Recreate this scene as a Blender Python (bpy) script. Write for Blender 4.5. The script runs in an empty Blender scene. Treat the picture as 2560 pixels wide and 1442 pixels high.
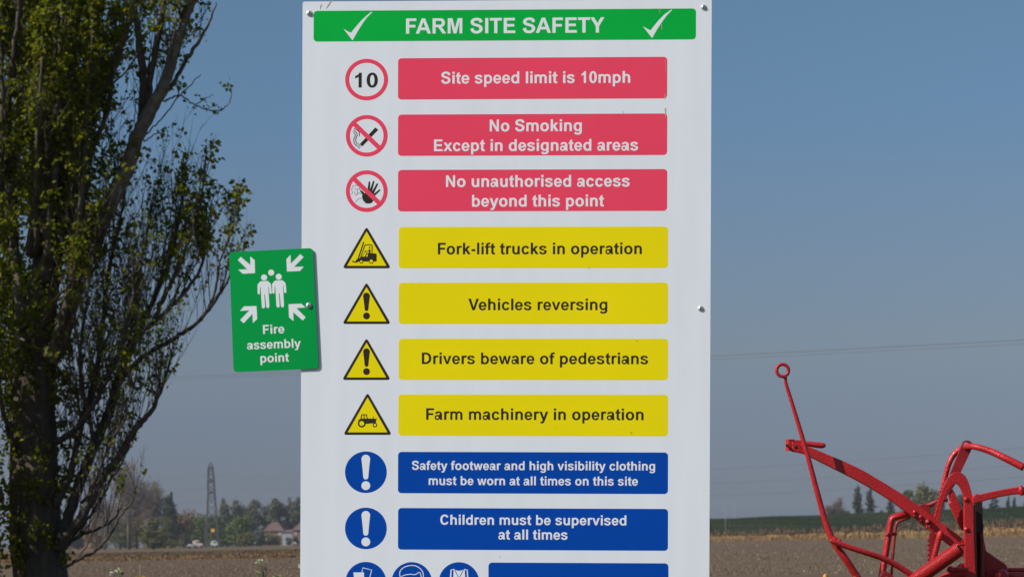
import bpy, bmesh, math, random, json
from mathutils import Vector, Matrix
R = math.radians
HAZE = 0.00013
sc = bpy.context.scene
C = sc.collection

# ------------------------------------------------------------------ camera
F = 6000.0            # focal length in photo pixels (photo 2560 wide)
CX, CY = 1280.0, 1345.0
ROLL = math.atan(0.0185)
EYE = Vector((0, 0, 0.95))
RIGHT = Vector((math.cos(ROLL), 0, -math.sin(ROLL)))
UP = Vector((math.sin(ROLL), 0, math.cos(ROLL)))
cam_d = bpy.data.cameras.new('camera')
cam_d.sensor_width = 36.0
cam_d.lens = 36.0 * F / 2560.0
cam_d.shift_y = (CY - 721.0) / 2560.0
cam_d.clip_start = 0.1
cam_d.clip_end = 20000
cam_d.dof.use_dof = True
cam_d.dof.focus_distance = 6.1
cam_d.dof.aperture_fstop = 15.0
cam = bpy.data.objects.new('camera', cam_d)
cam.matrix_world = Matrix(((RIGHT.x, UP.x, 0, EYE.x), (RIGHT.y, UP.y, -1, EYE.y), (RIGHT.z, UP.z, 0, EYE.z), (0, 0, 0, 1)))
C.objects.link(cam)
sc.camera = cam

def P(x, y, D):
    """world point seen at photo pixel (x, y), D metres in front of the camera"""
    return EYE + RIGHT * ((x - CX) / F * D) + UP * ((CY - y) / F * D) + Vector((0, D, 0))

# ------------------------------------------------------------------ light
TO_SUN = Vector((-0.72, -0.36, 0.62)).normalized()
SUN_EL = math.asin(TO_SUN.z)
SUN_ROT = math.atan2(TO_SUN.x, TO_SUN.y)
w = bpy.data.worlds.new('World')
sc.world = w
w.use_nodes = True
nt = w.node_tree
bg = nt.nodes['Background']
sky = nt.nodes.new('ShaderNodeTexSky')
sky.sky_type = 'NISHITA'
sky.sun_disc = False
sky.sun_elevation = SUN_EL
sky.sun_rotation = SUN_ROT % (2 * math.pi)
sky.altitude = 0
sky.air_density = 1.0
sky.dust_density = 1.0
sky.ozone_density = 1.0
tcw = nt.nodes.new('ShaderNodeTexCoord')          # hazy spring sky: deeper and bluer low down than the clear-air model
sxyz = nt.nodes.new('ShaderNodeSeparateXYZ')
nt.links.new(tcw.outputs['Generated'], sxyz.inputs[0])
rampw = nt.nodes.new('ShaderNodeValToRGB')
SKY_TINT = [(0.0, (0.325, 0.395, 0.65)), (0.03, (0.32, 0.375, 0.60)), (0.05, (0.325, 0.37, 0.56)), (0.074, (0.385, 0.405, 0.515)), (0.123, (0.408, 0.46, 0.566)), (0.1716, (0.406, 0.518, 0.634)), (0.2173, (0.435, 0.555, 0.635)), (0.5, (0.75, 0.84, 0.92)), (1.0, (1, 1, 1))]
for i, (pos, col) in enumerate(SKY_TINT):
    e = rampw.color_ramp.elements[i] if i < 2 else rampw.color_ramp.elements.new(pos)
    e.position = pos
    e.color = (*col, 1)
nt.links.new(sxyz.outputs['Z'], rampw.inputs[0])
mulw = nt.nodes.new('ShaderNodeMix')
mulw.data_type = 'RGBA'
mulw.blend_type = 'MULTIPLY'
mulw.inputs[0].default_value = 1.0
nt.links.new(sky.outputs[0], mulw.inputs[6])
nt.links.new(rampw.outputs[0], mulw.inputs[7])
nt.links.new(mulw.outputs[2], bg.inputs[0])
bg.inputs[1].default_value = 0.10
sl = bpy.data.lights.new('sun', 'SUN')
sl.energy = 4.15
sl.angle = R(0.53)
sl.color = (1.0, 0.96, 0.90)
sun = bpy.data.objects.new('sun', sl)
sun.rotation_euler = TO_SUN.to_track_quat('Z', 'Y').to_euler()
sun.location = (-30, -20, 40)
C.objects.link(sun)
sc.view_settings.view_transform = 'Standard'
sc.view_settings.look = 'None'
sc.view_settings.exposure = 0.25
sc.view_settings.gamma = 1.0
sc.cycles.max_bounces = 6
sc.cycles.volume_bounces = 1

# ------------------------------------------------------------------ helpers
def tag(o, label=None, cat=None, group=None, kind=None):
    for k, v in (('label', label), ('category', cat), ('group', group), ('kind', kind)):
        if v:
            o[k] = v
    return o

def empty(name, loc, label, cat, group=None, rot=None):
    o = bpy.data.objects.new(name, None)
    o.empty_display_size = 0.1
    C.objects.link(o)
    o.location = loc
    if rot is not None:
        o.rotation_euler = rot
    return tag(o, label, cat, group)

class MB:
    """collects vertices and faces for ONE mesh object"""
    def __init__(self):
        self.v, self.f, self.a = [], [], []
    def face(self, pts, val=None):
        n = len(self.v)
        self.v.extend(pts)
        self.f.append(tuple(range(n, n + len(pts))))
        self.a.append(0.5 if val is None else val)
    def tube(self, pts, rad, sides=8, cap=True, val=0.5, squash=None):
        pts = [Vector(p) for p in pts]
        n = len(pts)
        base = len(self.v)
        t = (pts[1] - pts[0]).normalized()
        ref = Vector((0, 1, 0)) if abs(t.y) < 0.9 else Vector((1, 0, 0))
        nrm = (ref - t * ref.dot(t)).normalized()
        for i, p in enumerate(pts):
            if i == 0: t2 = pts[1] - pts[0]
            elif i == n - 1: t2 = pts[-1] - pts[-2]
            else: t2 = pts[i + 1] - pts[i - 1]
            t2 = t2.normalized() if t2.length > 1e-9 else t
            nrm = nrm - t2 * nrm.dot(t2)
            nrm = nrm.normalized() if nrm.length > 1e-6 else t2.orthogonal().normalized()
            b = t2.cross(nrm)
            r = rad[i] if hasattr(rad, '__len__') else rad
            for k in range(sides):
                a = 2 * math.pi * k / sides
                self.v.append(p + nrm * (math.cos(a) * r) + b * (math.sin(a) * r))
            t = t2
        for i in range(n - 1):
            for k in range(sides):
                k2 = (k + 1) % sides
                self.f.append((base + i * sides + k, base + i * sides + k2, base + (i + 1) * sides + k2, base + (i + 1) * sides + k))
                self.a.append(val)
        if cap:
            self.f.append(tuple(base + k for k in reversed(range(sides)))); self.a.append(val)
            self.f.append(tuple(base + (n - 1) * sides + k for k in range(sides))); self.a.append(val)
    def box(self, c, sx, sy, sz, val=0.5, M=None):
        c = Vector(c)
        base = len(self.v)
        for dx in (-1, 1):
            for dy in (-1, 1):
                for dz in (-1, 1):
                    q = Vector((dx * sx / 2, dy * sy / 2, dz * sz / 2))
                    if M is not None: q = M @ q
                    self.v.append(c + q)
        for f in ((0, 1, 3, 2), (4, 6, 7, 5), (0, 4, 5, 1), (2, 3, 7, 6), (0, 2, 6, 4), (1, 5, 7, 3)):
            self.f.append(tuple(base + i for i in f)); self.a.append(val)
    def build(self, name, mat, parent=None, smooth=False, origin=None, bevel=0):
        o0 = Vector(origin) if origin is not None else (Vector(parent.location) if parent is not None and parent.parent is None else Vector((0, 0, 0)))
        me = bpy.data.meshes.new(name)
        me.from_pydata([tuple(Vector(p) - o0) for p in self.v], [], self.f)
        at = me.attributes.new('rnd', 'FLOAT', 'FACE')
        at.data.foreach_set('value', self.a)
        if smooth:
            me.polygons.foreach_set('use_smooth', [True] * len(me.polygons))
        me.materials.append(mat)
        me.update()
        o = bpy.data.objects.new(name, me)
        C.objects.link(o)
        if parent is not None:
            o.parent = parent
        elif origin is not None:
            o.location = o0
        if bevel:
            m = o.modifiers.new('bevel', 'BEVEL'); m.width = bevel; m.segments = 2; m.limit_method = 'ANGLE'; m.angle_limit = R(40)
        return o

def spline(pts, n):
    """Catmull-Rom through tuples of any length, n samples a span"""
    out = []
    m = len(pts)
    for i in range(m - 1):
        p0, p1, p2, p3 = pts[max(i - 1, 0)], pts[i], pts[i + 1], pts[min(i + 2, m - 1)]
        for k in range(n):
            t = k / n
            out.append(tuple(0.5 * (2 * b + (c - a) * t + (2 * a - 5 * b + 4 * c - d) * t * t + (3 * b - a - 3 * c + d) * t ** 3) for a, b, c, d in zip(p0, p1, p2, p3)))
    out.append(tuple(pts[-1]))
    return out

# ------------------------------------------------------------------ materials
def mat(name, col, rough=0.7, var=0.0, scale=5.0, col2=None, bump=0.0, bscale=None, spec=None, metal=0.0, coat=0.0, rnd=None, trans=0.0, streak=None, detail=4.0):
    m = bpy.data.materials.new(name)
    m.use_nodes = True
    t = m.node_tree
    b = t.nodes['Principled BSDF']
    b.inputs['Roughness'].default_value = rough
    b.inputs['Metallic'].default_value = metal
    if spec is not None: b.inputs['Specular IOR Level'].default_value = spec
    if coat: b.inputs['Coat Weight'].default_value = coat
    L = t.links.new
    c4 = (*col, 1)
    b.inputs['Base Color'].default_value = c4
    src = None
    tc = t.nodes.new('ShaderNodeTexCoord')
    mp = t.nodes.new('ShaderNodeMapping')
    L(tc.outputs['Object'], mp.inputs[0])
    if streak: mp.inputs['Scale'].default_value = streak
    if rnd:          # per-face variation from the 'rnd' attribute, ramp over given colours
        at = t.nodes.new('ShaderNodeAttribute'); at.attribute_name = 'rnd'
        rp = t.nodes.new('ShaderNodeValToRGB')
        els = rp.color_ramp.elements
        for i, cc in enumerate(rnd):
            e = els[i] if i < 2 else els.new(i / (len(rnd) - 1))
            e.position = i / (len(rnd) - 1)
            e.color = (*cc, 1)
        L(at.outputs['Fac'], rp.inputs[0])
        src = rp.outputs[0]
    if var or col2:
        nz = t.nodes.new('ShaderNodeTexNoise')
        nz.inputs['Scale'].default_value = scale
        nz.inputs['Detail'].default_value = detail
        L(mp.outputs[0], nz.inputs['Vector'])
        mx = t.nodes.new('ShaderNodeMix'); mx.data_type = 'RGBA'
        rr = t.nodes.new('ShaderNodeValToRGB')
        rr.color_ramp.elements[0].position = 0.3
        rr.color_ramp.elements[1].position = 0.7
        L(nz.outputs[0], rr.inputs[0])
        L(rr.outputs[0], mx.inputs[0])
        if src is not None:
            mul = t.nodes.new('ShaderNodeMix'); mul.data_type = 'RGBA'; mul.blend_type = 'MULTIPLY'
            mul.inputs[0].default_value = 1.0
            mx.inputs[6].default_value = (1 - var, 1 - var, 1 - var, 1); mx.inputs[7].default_value = (1, 1, 1, 1)
            L(src, mul.inputs[6]); L(mx.outputs[2], mul.inputs[7])
            src = mul.outputs[2]
        else:
            mx.inputs[6].default_value = c4
            mx.inputs[7].default_value = (*(col2 if col2 else [c * (1 - var) for c in col]), 1)
            src = mx.outputs[2]
    if src is not None:
        L(src, b.inputs['Base Color'])
    if bump:
        nb = t.nodes.new('ShaderNodeTexNoise')
        nb.inputs['Scale'].default_value = bscale or scale * 4
        nb.inputs['Detail'].default_value = 3
        L(mp.outputs[0], nb.inputs['Vector'])
        bp = t.nodes.new('ShaderNodeBump')
        bp.inputs['Strength'].default_value = 0.6
        bp.inputs['Distance'].default_value = bump
        L(nb.outputs[0], bp.inputs['Height'])
        L(bp.outputs[0], b.inputs['Normal'])
    if trans:
        tr = t.nodes.new('ShaderNodeBsdfTranslucent')
        if src is not None: L(src, tr.inputs[0])
        else: tr.inputs[0].default_value = c4
        ms = t.nodes.new('ShaderNodeMixShader')
        ms.inputs[0].default_value = trans
        L(b.outputs[0], ms.inputs[1]); L(tr.outputs[0], ms.inputs[2])
        L(ms.outputs[0], t.nodes['Material Output'].inputs[0])
    return m
# ------------------------------------------------------------------ lettering (glyph outlines, 1000 units to the em)
GLYPHS = json.loads('''{"adv":{"A":722,"C":722,"D":722,"E":667,"F":611,"I":278,"M":833,"N":722,"R":722,"S":667,"T":611,"V":667,"Y":667,"a":556,"b":611,"c":556,"d":611,"e":556,"f":333,"g":611,"h":611,"i":278,"k":556,"l":278,"m":889,"n":611,"o":611,"p":611,"r":389,"s":556,"t":333,"u":611,"v":556,"w":778,"x":556,"y":556,"0":556,"1":556,"-":333},"g":{"A":[[[1,0],[7,18],[278,715],[438,715],[717,0],[562,0],[499,162],[216,162],[156,0]],[[258,284],[454,284],[357,556]]],"C":[[[341,-12],[304,-8],[274,0],[241,12],[213,26],[188,42],[162,62],[138,86],[118,112],[101,138],[83,173],[70,206],[59,245],[52,277],[48,323],[48,406],[59,471],[70,510],[83,543],[101,578],[118,604],[138,630],[162,654],[188,674],[213,690],[241,704],[274,716],[331,728],[398,728],[436,724],[466,716],[499,704],[537,684],[571,660],[602,630],[622,604],[646,564],[521,483],[502,522],[480,554],[450,580],[424,594],[387,604],[346,602],[331,599],[307,590],[277,570],[249,539],[229,505],[213,462],[204,418],[200,389],[202,315],[209,270],[225,220],[234,201],[249,177],[276,146],[307,126],[331,117],[346,114],[370,112],[400,114],[424,122],[450,136],[464,146],[491,177],[506,201],[521,233],[641,156],[646,151],[622,112],[602,86],[564,51],[537,32],[516,20],[484,6],[436,-8],[398,-12]]],"D":[[[73,0],[73,716],[320,716],[373,714],[426,703],[465,690],[499,674],[534,652],[561,630],[582,609],[607,578],[623,553],[641,517],[655,478],[668,420],[670,390],[670,326],[662,267],[655,238],[641,199],[623,163],[607,138],[582,107],[561,86],[534,64],[506,46],[479,32],[426,13],[387,4],[351,0]],[[225,121],[340,122],[370,127],[396,136],[426,153],[440,164],[460,183],[484,219],[500,255],[512,304],[516,330],[516,358],[516,386],[512,412],[500,461],[484,497],[460,533],[440,552],[426,563],[412,572],[386,584],[366,590],[340,594],[225,595]]],"E":[[[73,0],[73,716],[600,716],[600,596],[599,594],[225,594],[225,428],[568,427],[568,307],[567,306],[225,305],[224,123],[226,122],[616,122],[618,120],[617,0]]],"F":[[[74,0],[74,716],[565,716],[565,595],[226,594],[226,414],[520,413],[520,293],[519,292],[226,291],[225,0]]],"I":[[[68,0],[68,715],[69,716],[214,716],[216,715],[216,1],[214,0]]],"M":[[[71,0],[71,715],[288,715],[416,230],[543,715],[760,715],[760,0],[628,0],[626,1],[626,559],[485,1],[483,0],[347,0],[206,562],[206,1],[204,0]]],"N":[[[74,0],[74,715],[216,714],[508,241],[508,714],[510,716],[642,715],[642,0],[498,0],[208,466],[208,1],[206,0]]],"R":[[[73,0],[73,716],[464,716],[498,710],[531,700],[558,687],[583,670],[606,648],[618,633],[629,616],[645,580],[650,561],[656,529],[656,483],[650,450],[641,421],[629,396],[612,371],[590,348],[558,325],[531,312],[497,301],[542,257],[717,0],[545,0],[417,187],[339,294],[220,296],[218,294],[218,0]],[[219,414],[440,414],[456,416],[472,423],[483,432],[493,445],[501,462],[506,482],[508,506],[506,530],[501,550],[493,567],[483,580],[472,589],[450,598],[219,598]]],"S":[[[325,-14],[264,-8],[207,4],[173,16],[151,27],[126,44],[91,79],[58,128],[43,167],[34,215],[182,248],[191,204],[198,180],[215,153],[230,136],[244,126],[274,117],[315,110],[344,110],[374,115],[401,125],[425,139],[439,152],[454,178],[459,191],[464,212],[461,227],[451,251],[440,267],[431,274],[417,283],[379,301],[346,313],[266,333],[198,355],[154,372],[115,394],[99,406],[83,424],[69,444],[59,463],[46,499],[44,515],[42,539],[51,577],[62,601],[74,620],[90,640],[109,660],[149,688],[193,708],[241,720],[298,728],[368,730],[420,724],[462,711],[507,692],[546,667],[570,643],[581,627],[589,611],[601,578],[612,535],[469,490],[465,498],[447,562],[441,575],[437,580],[421,589],[386,602],[362,606],[332,606],[292,602],[257,595],[240,588],[228,580],[211,563],[200,545],[196,529],[203,507],[216,488],[232,479],[310,452],[386,433],[425,421],[475,400],[508,383],[530,369],[548,356],[568,336],[593,299],[601,283],[611,255],[616,228],[618,211],[616,190],[609,163],[599,136],[589,116],[566,82],[550,64],[531,49],[512,36],[483,20],[429,-1],[374,-12]]],"T":[[[229,0],[228,593],[227,594],[21,595],[21,716],[589,716],[589,595],[382,594],[380,593],[380,0]]],"V":[[[252,0],[1,715],[162,715],[336,188],[505,715],[665,715],[408,1],[406,0]]],"Y":[[[257,0],[256,304],[-1,715],[173,715],[334,446],[492,715],[663,715],[660,708],[407,302],[406,0]]],"o":[[[278,-11],[243,-6],[218,0],[193,9],[170,20],[146,35],[127,50],[114,62],[91,89],[76,112],[63,138],[48,184],[40,232],[40,286],[42,305],[48,334],[55,359],[76,406],[104,445],[127,468],[146,483],[170,498],[193,509],[242,524],[279,530],[333,530],[351,528],[379,522],[406,514],[426,506],[454,491],[478,474],[497,458],[528,419],[549,380],[564,333],[572,286],[572,232],[570,213],[564,184],[557,159],[536,112],[508,73],[478,44],[442,20],[419,9],[387,-2],[333,-12]],[[306,99],[335,103],[358,113],[376,126],[392,146],[403,165],[413,191],[420,226],[422,259],[420,292],[413,327],[403,353],[392,372],[376,392],[358,405],[335,415],[306,419],[277,415],[254,405],[236,392],[220,372],[209,353],[199,327],[192,292],[190,259],[192,226],[199,191],[209,165],[220,146],[236,126],[254,113],[277,103]]],"c":[[[270,-11],[222,-3],[200,4],[171,17],[151,29],[129,46],[112,62],[92,86],[67,129],[53,167],[48,187],[42,231],[42,298],[53,351],[64,382],[75,405],[104,447],[136,478],[171,501],[200,514],[222,521],[271,530],[332,528],[362,523],[392,514],[421,501],[441,489],[472,464],[488,447],[510,417],[523,392],[399,329],[391,350],[374,379],[357,397],[335,411],[310,418],[282,418],[257,411],[240,401],[222,385],[208,364],[197,340],[188,306],[184,283],[184,235],[189,206],[201,168],[215,143],[234,122],[257,107],[282,100],[310,100],[321,102],[335,107],[352,117],[370,133],[381,149],[391,168],[399,189],[523,125],[500,86],[480,62],[456,40],[421,17],[392,4],[346,-8],[321,-12]]],"e":[[[253,-11],[207,-3],[181,6],[158,17],[136,31],[113,50],[82,86],[58,129],[41,181],[34,231],[34,299],[44,349],[58,389],[82,432],[104,459],[121,476],[158,501],[181,512],[207,521],[254,530],[302,530],[349,521],[375,512],[398,501],[420,487],[443,468],[474,432],[498,389],[515,337],[522,287],[522,219],[518,204],[175,204],[178,189],[187,162],[197,142],[208,126],[216,117],[234,103],[246,97],[265,92],[291,92],[310,97],[322,103],[341,118],[365,150],[447,150],[502,139],[486,105],[465,74],[443,50],[405,21],[370,4],[336,-6],[302,-12]],[[173,301],[382,300],[384,302],[379,325],[371,351],[363,369],[348,393],[332,408],[310,421],[291,426],[278,427],[265,426],[246,421],[224,408],[208,393],[193,369],[185,351],[177,325]]],"a":[[[174,-11],[138,-4],[102,12],[76,32],[52,62],[38,93],[30,128],[32,176],[36,196],[43,216],[58,243],[77,266],[102,284],[132,298],[175,308],[217,308],[228,306],[344,322],[345,346],[354,348],[354,358],[351,372],[341,392],[328,406],[308,418],[284,424],[250,424],[222,413],[202,397],[187,372],[51,372],[50,373],[50,379],[58,407],[70,433],[81,450],[105,476],[137,499],[174,516],[225,528],[270,531],[315,528],[366,516],[403,499],[435,476],[450,462],[467,438],[484,401],[490,373],[492,345],[494,106],[529,0],[375,0],[354,54],[345,99],[344,71],[340,62],[316,32],[290,12],[260,-2],[232,-10],[217,-12]],[[196,78],[222,81],[247,92],[262,106],[267,113],[276,137],[274,165],[271,175],[263,189],[252,200],[242,207],[222,215],[210,218],[182,218],[171,216],[145,204],[130,190],[125,183],[116,159],[118,131],[121,121],[130,106],[145,92],[158,85],[176,80]]],"b":[[[292,-11],[245,-3],[206,11],[203,0],[67,0],[66,1],[66,715],[67,716],[204,716],[205,507],[254,524],[283,528],[318,530],[367,526],[398,519],[425,509],[467,485],[492,464],[506,449],[521,430],[538,402],[557,355],[566,320],[570,287],[570,231],[568,211],[559,170],[549,140],[538,116],[521,88],[498,59],[481,44],[455,25],[425,9],[391,-3],[361,-10],[343,-12]],[[312,99],[337,102],[357,110],[374,122],[393,143],[407,168],[415,190],[422,218],[424,259],[422,300],[415,328],[407,350],[393,375],[374,396],[357,408],[337,416],[312,419],[298,418],[273,411],[256,401],[238,385],[227,369],[217,350],[204,311],[204,207],[213,178],[224,154],[238,133],[262,113],[287,102]]],"d":[[[267,-11],[244,-8],[213,-1],[186,9],[156,25],[130,44],[114,59],[90,88],[73,116],[62,140],[52,170],[46,198],[42,231],[42,287],[44,307],[52,348],[62,378],[84,421],[99,442],[119,464],[156,493],[201,515],[228,523],[258,528],[318,530],[366,521],[406,507],[407,716],[545,716],[545,0],[408,0],[405,11],[373,-1],[336,-10],[318,-12]],[[299,99],[313,100],[338,107],[355,117],[372,133],[384,149],[394,168],[406,207],[406,311],[398,340],[387,364],[372,385],[349,405],[324,416],[299,419],[274,416],[254,408],[237,396],[218,375],[204,350],[196,328],[190,300],[187,259],[190,218],[196,190],[204,168],[218,143],[237,122],[254,110],[274,102]]],"p":[[[66,-210],[66,518],[203,518],[206,507],[238,519],[275,528],[293,530],[343,530],[367,526],[398,519],[418,512],[445,499],[467,485],[492,464],[521,430],[546,385],[562,336],[570,287],[568,220],[566,198],[557,163],[538,116],[512,76],[482,44],[445,19],[418,6],[398,-1],[367,-8],[343,-12],[293,-12],[245,-3],[205,11],[204,-210]],[[312,99],[337,102],[357,110],[374,122],[393,143],[407,168],[415,190],[422,218],[424,259],[422,300],[415,328],[407,350],[393,375],[374,396],[357,408],[337,416],[312,419],[298,418],[273,411],[256,401],[238,385],[227,369],[217,350],[204,311],[204,207],[213,178],[224,154],[238,133],[262,113],[287,102]]],"g":[[[284,-212],[235,-210],[209,-208],[180,-201],[153,-191],[128,-176],[112,-164],[82,-133],[74,-122],[161,-36],[173,-44],[219,-92],[230,-100],[257,-104],[320,-104],[345,-100],[373,-92],[387,-75],[402,-40],[406,-21],[405,16],[370,4],[328,-4],[268,-6],[238,-2],[195,11],[169,23],[138,43],[106,73],[82,105],[66,135],[54,167],[44,208],[42,234],[42,290],[48,337],[58,369],[66,389],[82,419],[100,444],[126,472],[142,484],[169,501],[190,511],[216,520],[268,530],[318,530],[370,520],[406,507],[408,518],[545,518],[546,51],[548,29],[548,-23],[544,-54],[536,-78],[519,-115],[500,-143],[485,-160],[459,-178],[422,-194],[368,-208],[326,-212]],[[299,102],[313,102],[338,110],[355,120],[372,136],[384,152],[394,171],[406,210],[406,314],[398,343],[387,367],[372,388],[349,408],[324,419],[299,422],[274,419],[254,411],[237,400],[218,378],[204,353],[196,331],[190,303],[187,262],[190,221],[196,193],[204,171],[218,146],[237,124],[254,113],[274,105]]],"n":[[[67,0],[67,518],[211,518],[248,528],[280,532],[309,532],[343,530],[382,524],[418,514],[453,498],[479,480],[504,452],[520,427],[536,389],[542,363],[544,297],[543,0],[397,0],[398,298],[395,358],[383,387],[376,398],[365,407],[337,416],[304,418],[275,415],[253,407],[233,388],[223,371],[220,361],[214,299],[213,0]]],"h":[[[67,0],[66,715],[68,716],[212,716],[214,715],[214,520],[261,530],[309,532],[371,526],[418,514],[453,498],[479,480],[504,452],[526,415],[536,389],[542,352],[543,0],[397,0],[398,298],[395,358],[383,387],[376,398],[365,407],[337,416],[304,418],[275,415],[253,407],[233,388],[223,371],[220,361],[214,299],[213,0]]],"m":[[[62,0],[62,518],[202,518],[221,524],[256,530],[285,532],[312,532],[353,526],[389,515],[423,499],[448,481],[480,503],[503,514],[530,523],[578,532],[604,532],[635,530],[690,519],[719,508],[736,499],[752,488],[770,472],[790,448],[802,429],[818,393],[824,371],[826,352],[826,0],[688,0],[688,298],[686,357],[675,384],[668,394],[656,406],[631,415],[605,418],[579,416],[562,411],[552,405],[531,384],[520,361],[514,299],[513,0],[375,0],[376,298],[374,357],[362,384],[350,400],[343,406],[318,415],[287,418],[258,414],[239,405],[218,384],[209,368],[206,360],[200,299],[200,0]]],"u":[[[281,-14],[246,-10],[217,-3],[185,9],[159,22],[134,39],[116,56],[102,74],[89,99],[74,148],[68,198],[67,518],[212,517],[212,218],[218,172],[227,136],[232,125],[239,116],[268,102],[294,98],[330,106],[352,118],[378,145],[387,161],[390,171],[396,225],[397,518],[543,518],[543,0],[398,0],[395,6],[368,-3],[341,-10],[314,-14]]],"i":[[[70,0],[70,517],[71,518],[215,518],[216,517],[216,1],[215,0]],[[70,590],[70,716],[216,716],[216,590]]],"l":[[[70,0],[70,715],[71,716],[215,716],[216,715],[216,1],[215,0]]],"k":[[[67,0],[66,715],[68,716],[212,716],[214,715],[214,352],[360,517],[537,517],[352,319],[559,0],[384,0],[248,209],[214,173],[213,0]]],"r":[[[66,0],[66,518],[206,518],[230,525],[255,530],[303,530],[345,523],[403,507],[400,495],[366,398],[292,416],[268,415],[258,411],[246,400],[234,383],[224,362],[216,331],[212,283],[212,0]]],"s":[[[271,-11],[225,-8],[184,-2],[149,8],[118,23],[83,48],[53,81],[39,105],[29,136],[161,182],[166,175],[181,132],[195,116],[209,106],[220,101],[245,96],[275,94],[307,96],[322,99],[336,105],[347,113],[356,125],[363,139],[368,155],[366,178],[360,191],[355,196],[337,205],[306,217],[165,253],[138,267],[108,275],[99,280],[70,303],[47,335],[35,365],[32,391],[36,409],[41,423],[49,438],[60,454],[77,470],[99,487],[134,506],[179,520],[221,528],[287,532],[329,530],[364,524],[400,514],[432,500],[453,486],[466,475],[480,455],[491,433],[503,399],[375,346],[368,357],[355,393],[346,413],[338,418],[314,424],[296,426],[270,426],[215,417],[201,411],[184,398],[179,387],[180,380],[188,367],[201,357],[333,323],[350,298],[363,284],[378,274],[396,265],[424,258],[452,258],[469,261],[472,260],[493,235],[505,210],[512,179],[512,143],[503,109],[487,78],[470,56],[459,44],[435,27],[400,9],[359,-4],[317,-10]]],"f":[[[78,0],[78,408],[76,410],[11,410],[11,518],[76,519],[80,587],[85,611],[92,634],[97,645],[110,664],[126,680],[148,696],[192,717],[216,724],[243,728],[306,728],[361,719],[342,610],[286,620],[262,620],[253,617],[234,606],[228,587],[222,544],[222,522],[225,519],[320,518],[320,411],[319,410],[226,410],[224,408],[224,0]]],"t":[[[244,-11],[196,-5],[172,2],[150,12],[128,28],[115,41],[101,61],[86,98],[82,118],[80,143],[82,197],[82,408],[80,410],[17,410],[16,411],[16,517],[17,518],[81,519],[82,617],[227,703],[228,519],[317,518],[318,517],[318,410],[230,410],[228,408],[228,151],[226,149],[226,143],[226,131],[232,111],[236,103],[240,100],[250,98],[309,108],[326,0],[279,-10]]],"v":[[[210,0],[7,517],[160,517],[278,162],[395,517],[549,517],[345,1],[343,0]]],"w":[[[162,0],[5,517],[150,517],[240,172],[325,517],[460,517],[545,172],[632,517],[774,517],[619,0],[478,0],[390,328],[304,1],[302,0]]],"x":[[[1,0],[192,268],[7,517],[178,517],[280,363],[385,517],[549,517],[365,265],[559,0],[388,0],[278,167],[167,0]]],"y":[[[128,-212],[72,-207],[72,-94],[86,-94],[133,-98],[158,-98],[167,-96],[181,-80],[196,-51],[208,-1],[205,1],[202,8],[7,517],[162,517],[277,179],[405,517],[555,517],[353,-27],[351,-30],[345,-29],[330,-84],[311,-123],[296,-146],[274,-170],[256,-184],[232,-197],[209,-205],[184,-210],[168,-212]]],"0":[[[256,-12],[236,-9],[209,-1],[187,9],[168,21],[132,52],[112,78],[95,105],[81,133],[69,163],[59,195],[50,236],[40,313],[40,393],[48,459],[64,528],[75,559],[95,601],[121,640],[155,675],[180,693],[197,702],[224,712],[242,716],[257,718],[297,718],[318,715],[345,707],[367,697],[386,685],[422,654],[442,628],[459,601],[473,573],[485,543],[495,511],[504,470],[514,393],[514,313],[506,247],[490,178],[479,147],[459,105],[433,66],[399,31],[374,13],[357,4],[330,-6],[312,-10],[297,-12]],[[277,101],[287,102],[298,106],[318,123],[332,144],[343,169],[356,214],[364,255],[368,311],[369,353],[368,395],[364,451],[356,492],[343,537],[332,562],[318,583],[298,600],[287,604],[277,605],[267,604],[256,600],[236,583],[222,562],[211,537],[198,492],[190,451],[186,395],[185,353],[186,311],[190,255],[198,214],[211,169],[222,144],[236,123],[256,106],[267,102]]],"1":[[[256,0],[255,510],[191,468],[112,437],[112,559],[173,584],[224,618],[261,659],[282,715],[391,716],[392,714],[392,1],[391,0]]],"-":[[[50,190],[50,322],[296,322],[296,190]]]}}''')
ADV, GL = GLYPHS['adv'], GLYPHS['g']
KERN = {'FA': -70, 'AR': 0, 'AF': -10, 'TY': -5, 'Ve': -45, 'Fo': -25, 'Fa': -35, 'ry': 10, 'TE': -5, 'IT': -12, 'SA': -20, 'ET': -20}

def text_groups(s, x0, x1, base, cap):
    """outlines of one line between x0 and x1, baseline at base, capitals cap high (all metres, y up)"""
    x, raw = 0, []
    for i, ch in enumerate(s):
        if ch == ' ':
            x += 278; continue
        raw.append([[(px + x, py) for px, py in poly] for poly in GL[ch]])
        x += ADV[ch] + KERN.get(s[i:i + 2], 0)
    lo = min(p[0] for g in raw for q in g for p in q); hi = max(p[0] for g in raw for q in g for p in q)
    k = (x1 - x0) / (hi - lo); ky = cap / 716.0
    return [[[(x0 + (px - lo) * k, base + py * ky) for px, py in q] for q in g] for g in raw]

def fill(polys):
    """vertices and faces of a filled flat outline (inner outlines are holes)"""
    cu = bpy.data.curves.new('tmp', 'CURVE')
    cu.dimensions = '2D'; cu.fill_mode = 'BOTH'
    for q in polys:
        sp = cu.splines.new('POLY')
        sp.points.add(len(q) - 1)
        for i, p in enumerate(q): sp.points[i].co = (p[0] * 100, p[1] * 100, 0, 1)
        sp.use_cyclic_u = True
    ob = bpy.data.objects.new('tmp', cu)
    me = bpy.data.meshes.new_from_object(ob)
    vs = [(v.co.x / 100, v.co.y / 100) for v in me.vertices]
    fs = []
    for p in me.polygons:
        f = list(p.vertices)
        fs.append(f if p.normal.z > 0 else f[::-1])
    bpy.data.objects.remove(ob); bpy.data.meshes.remove(me); bpy.data.curves.remove(cu)
    return vs, fs

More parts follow.
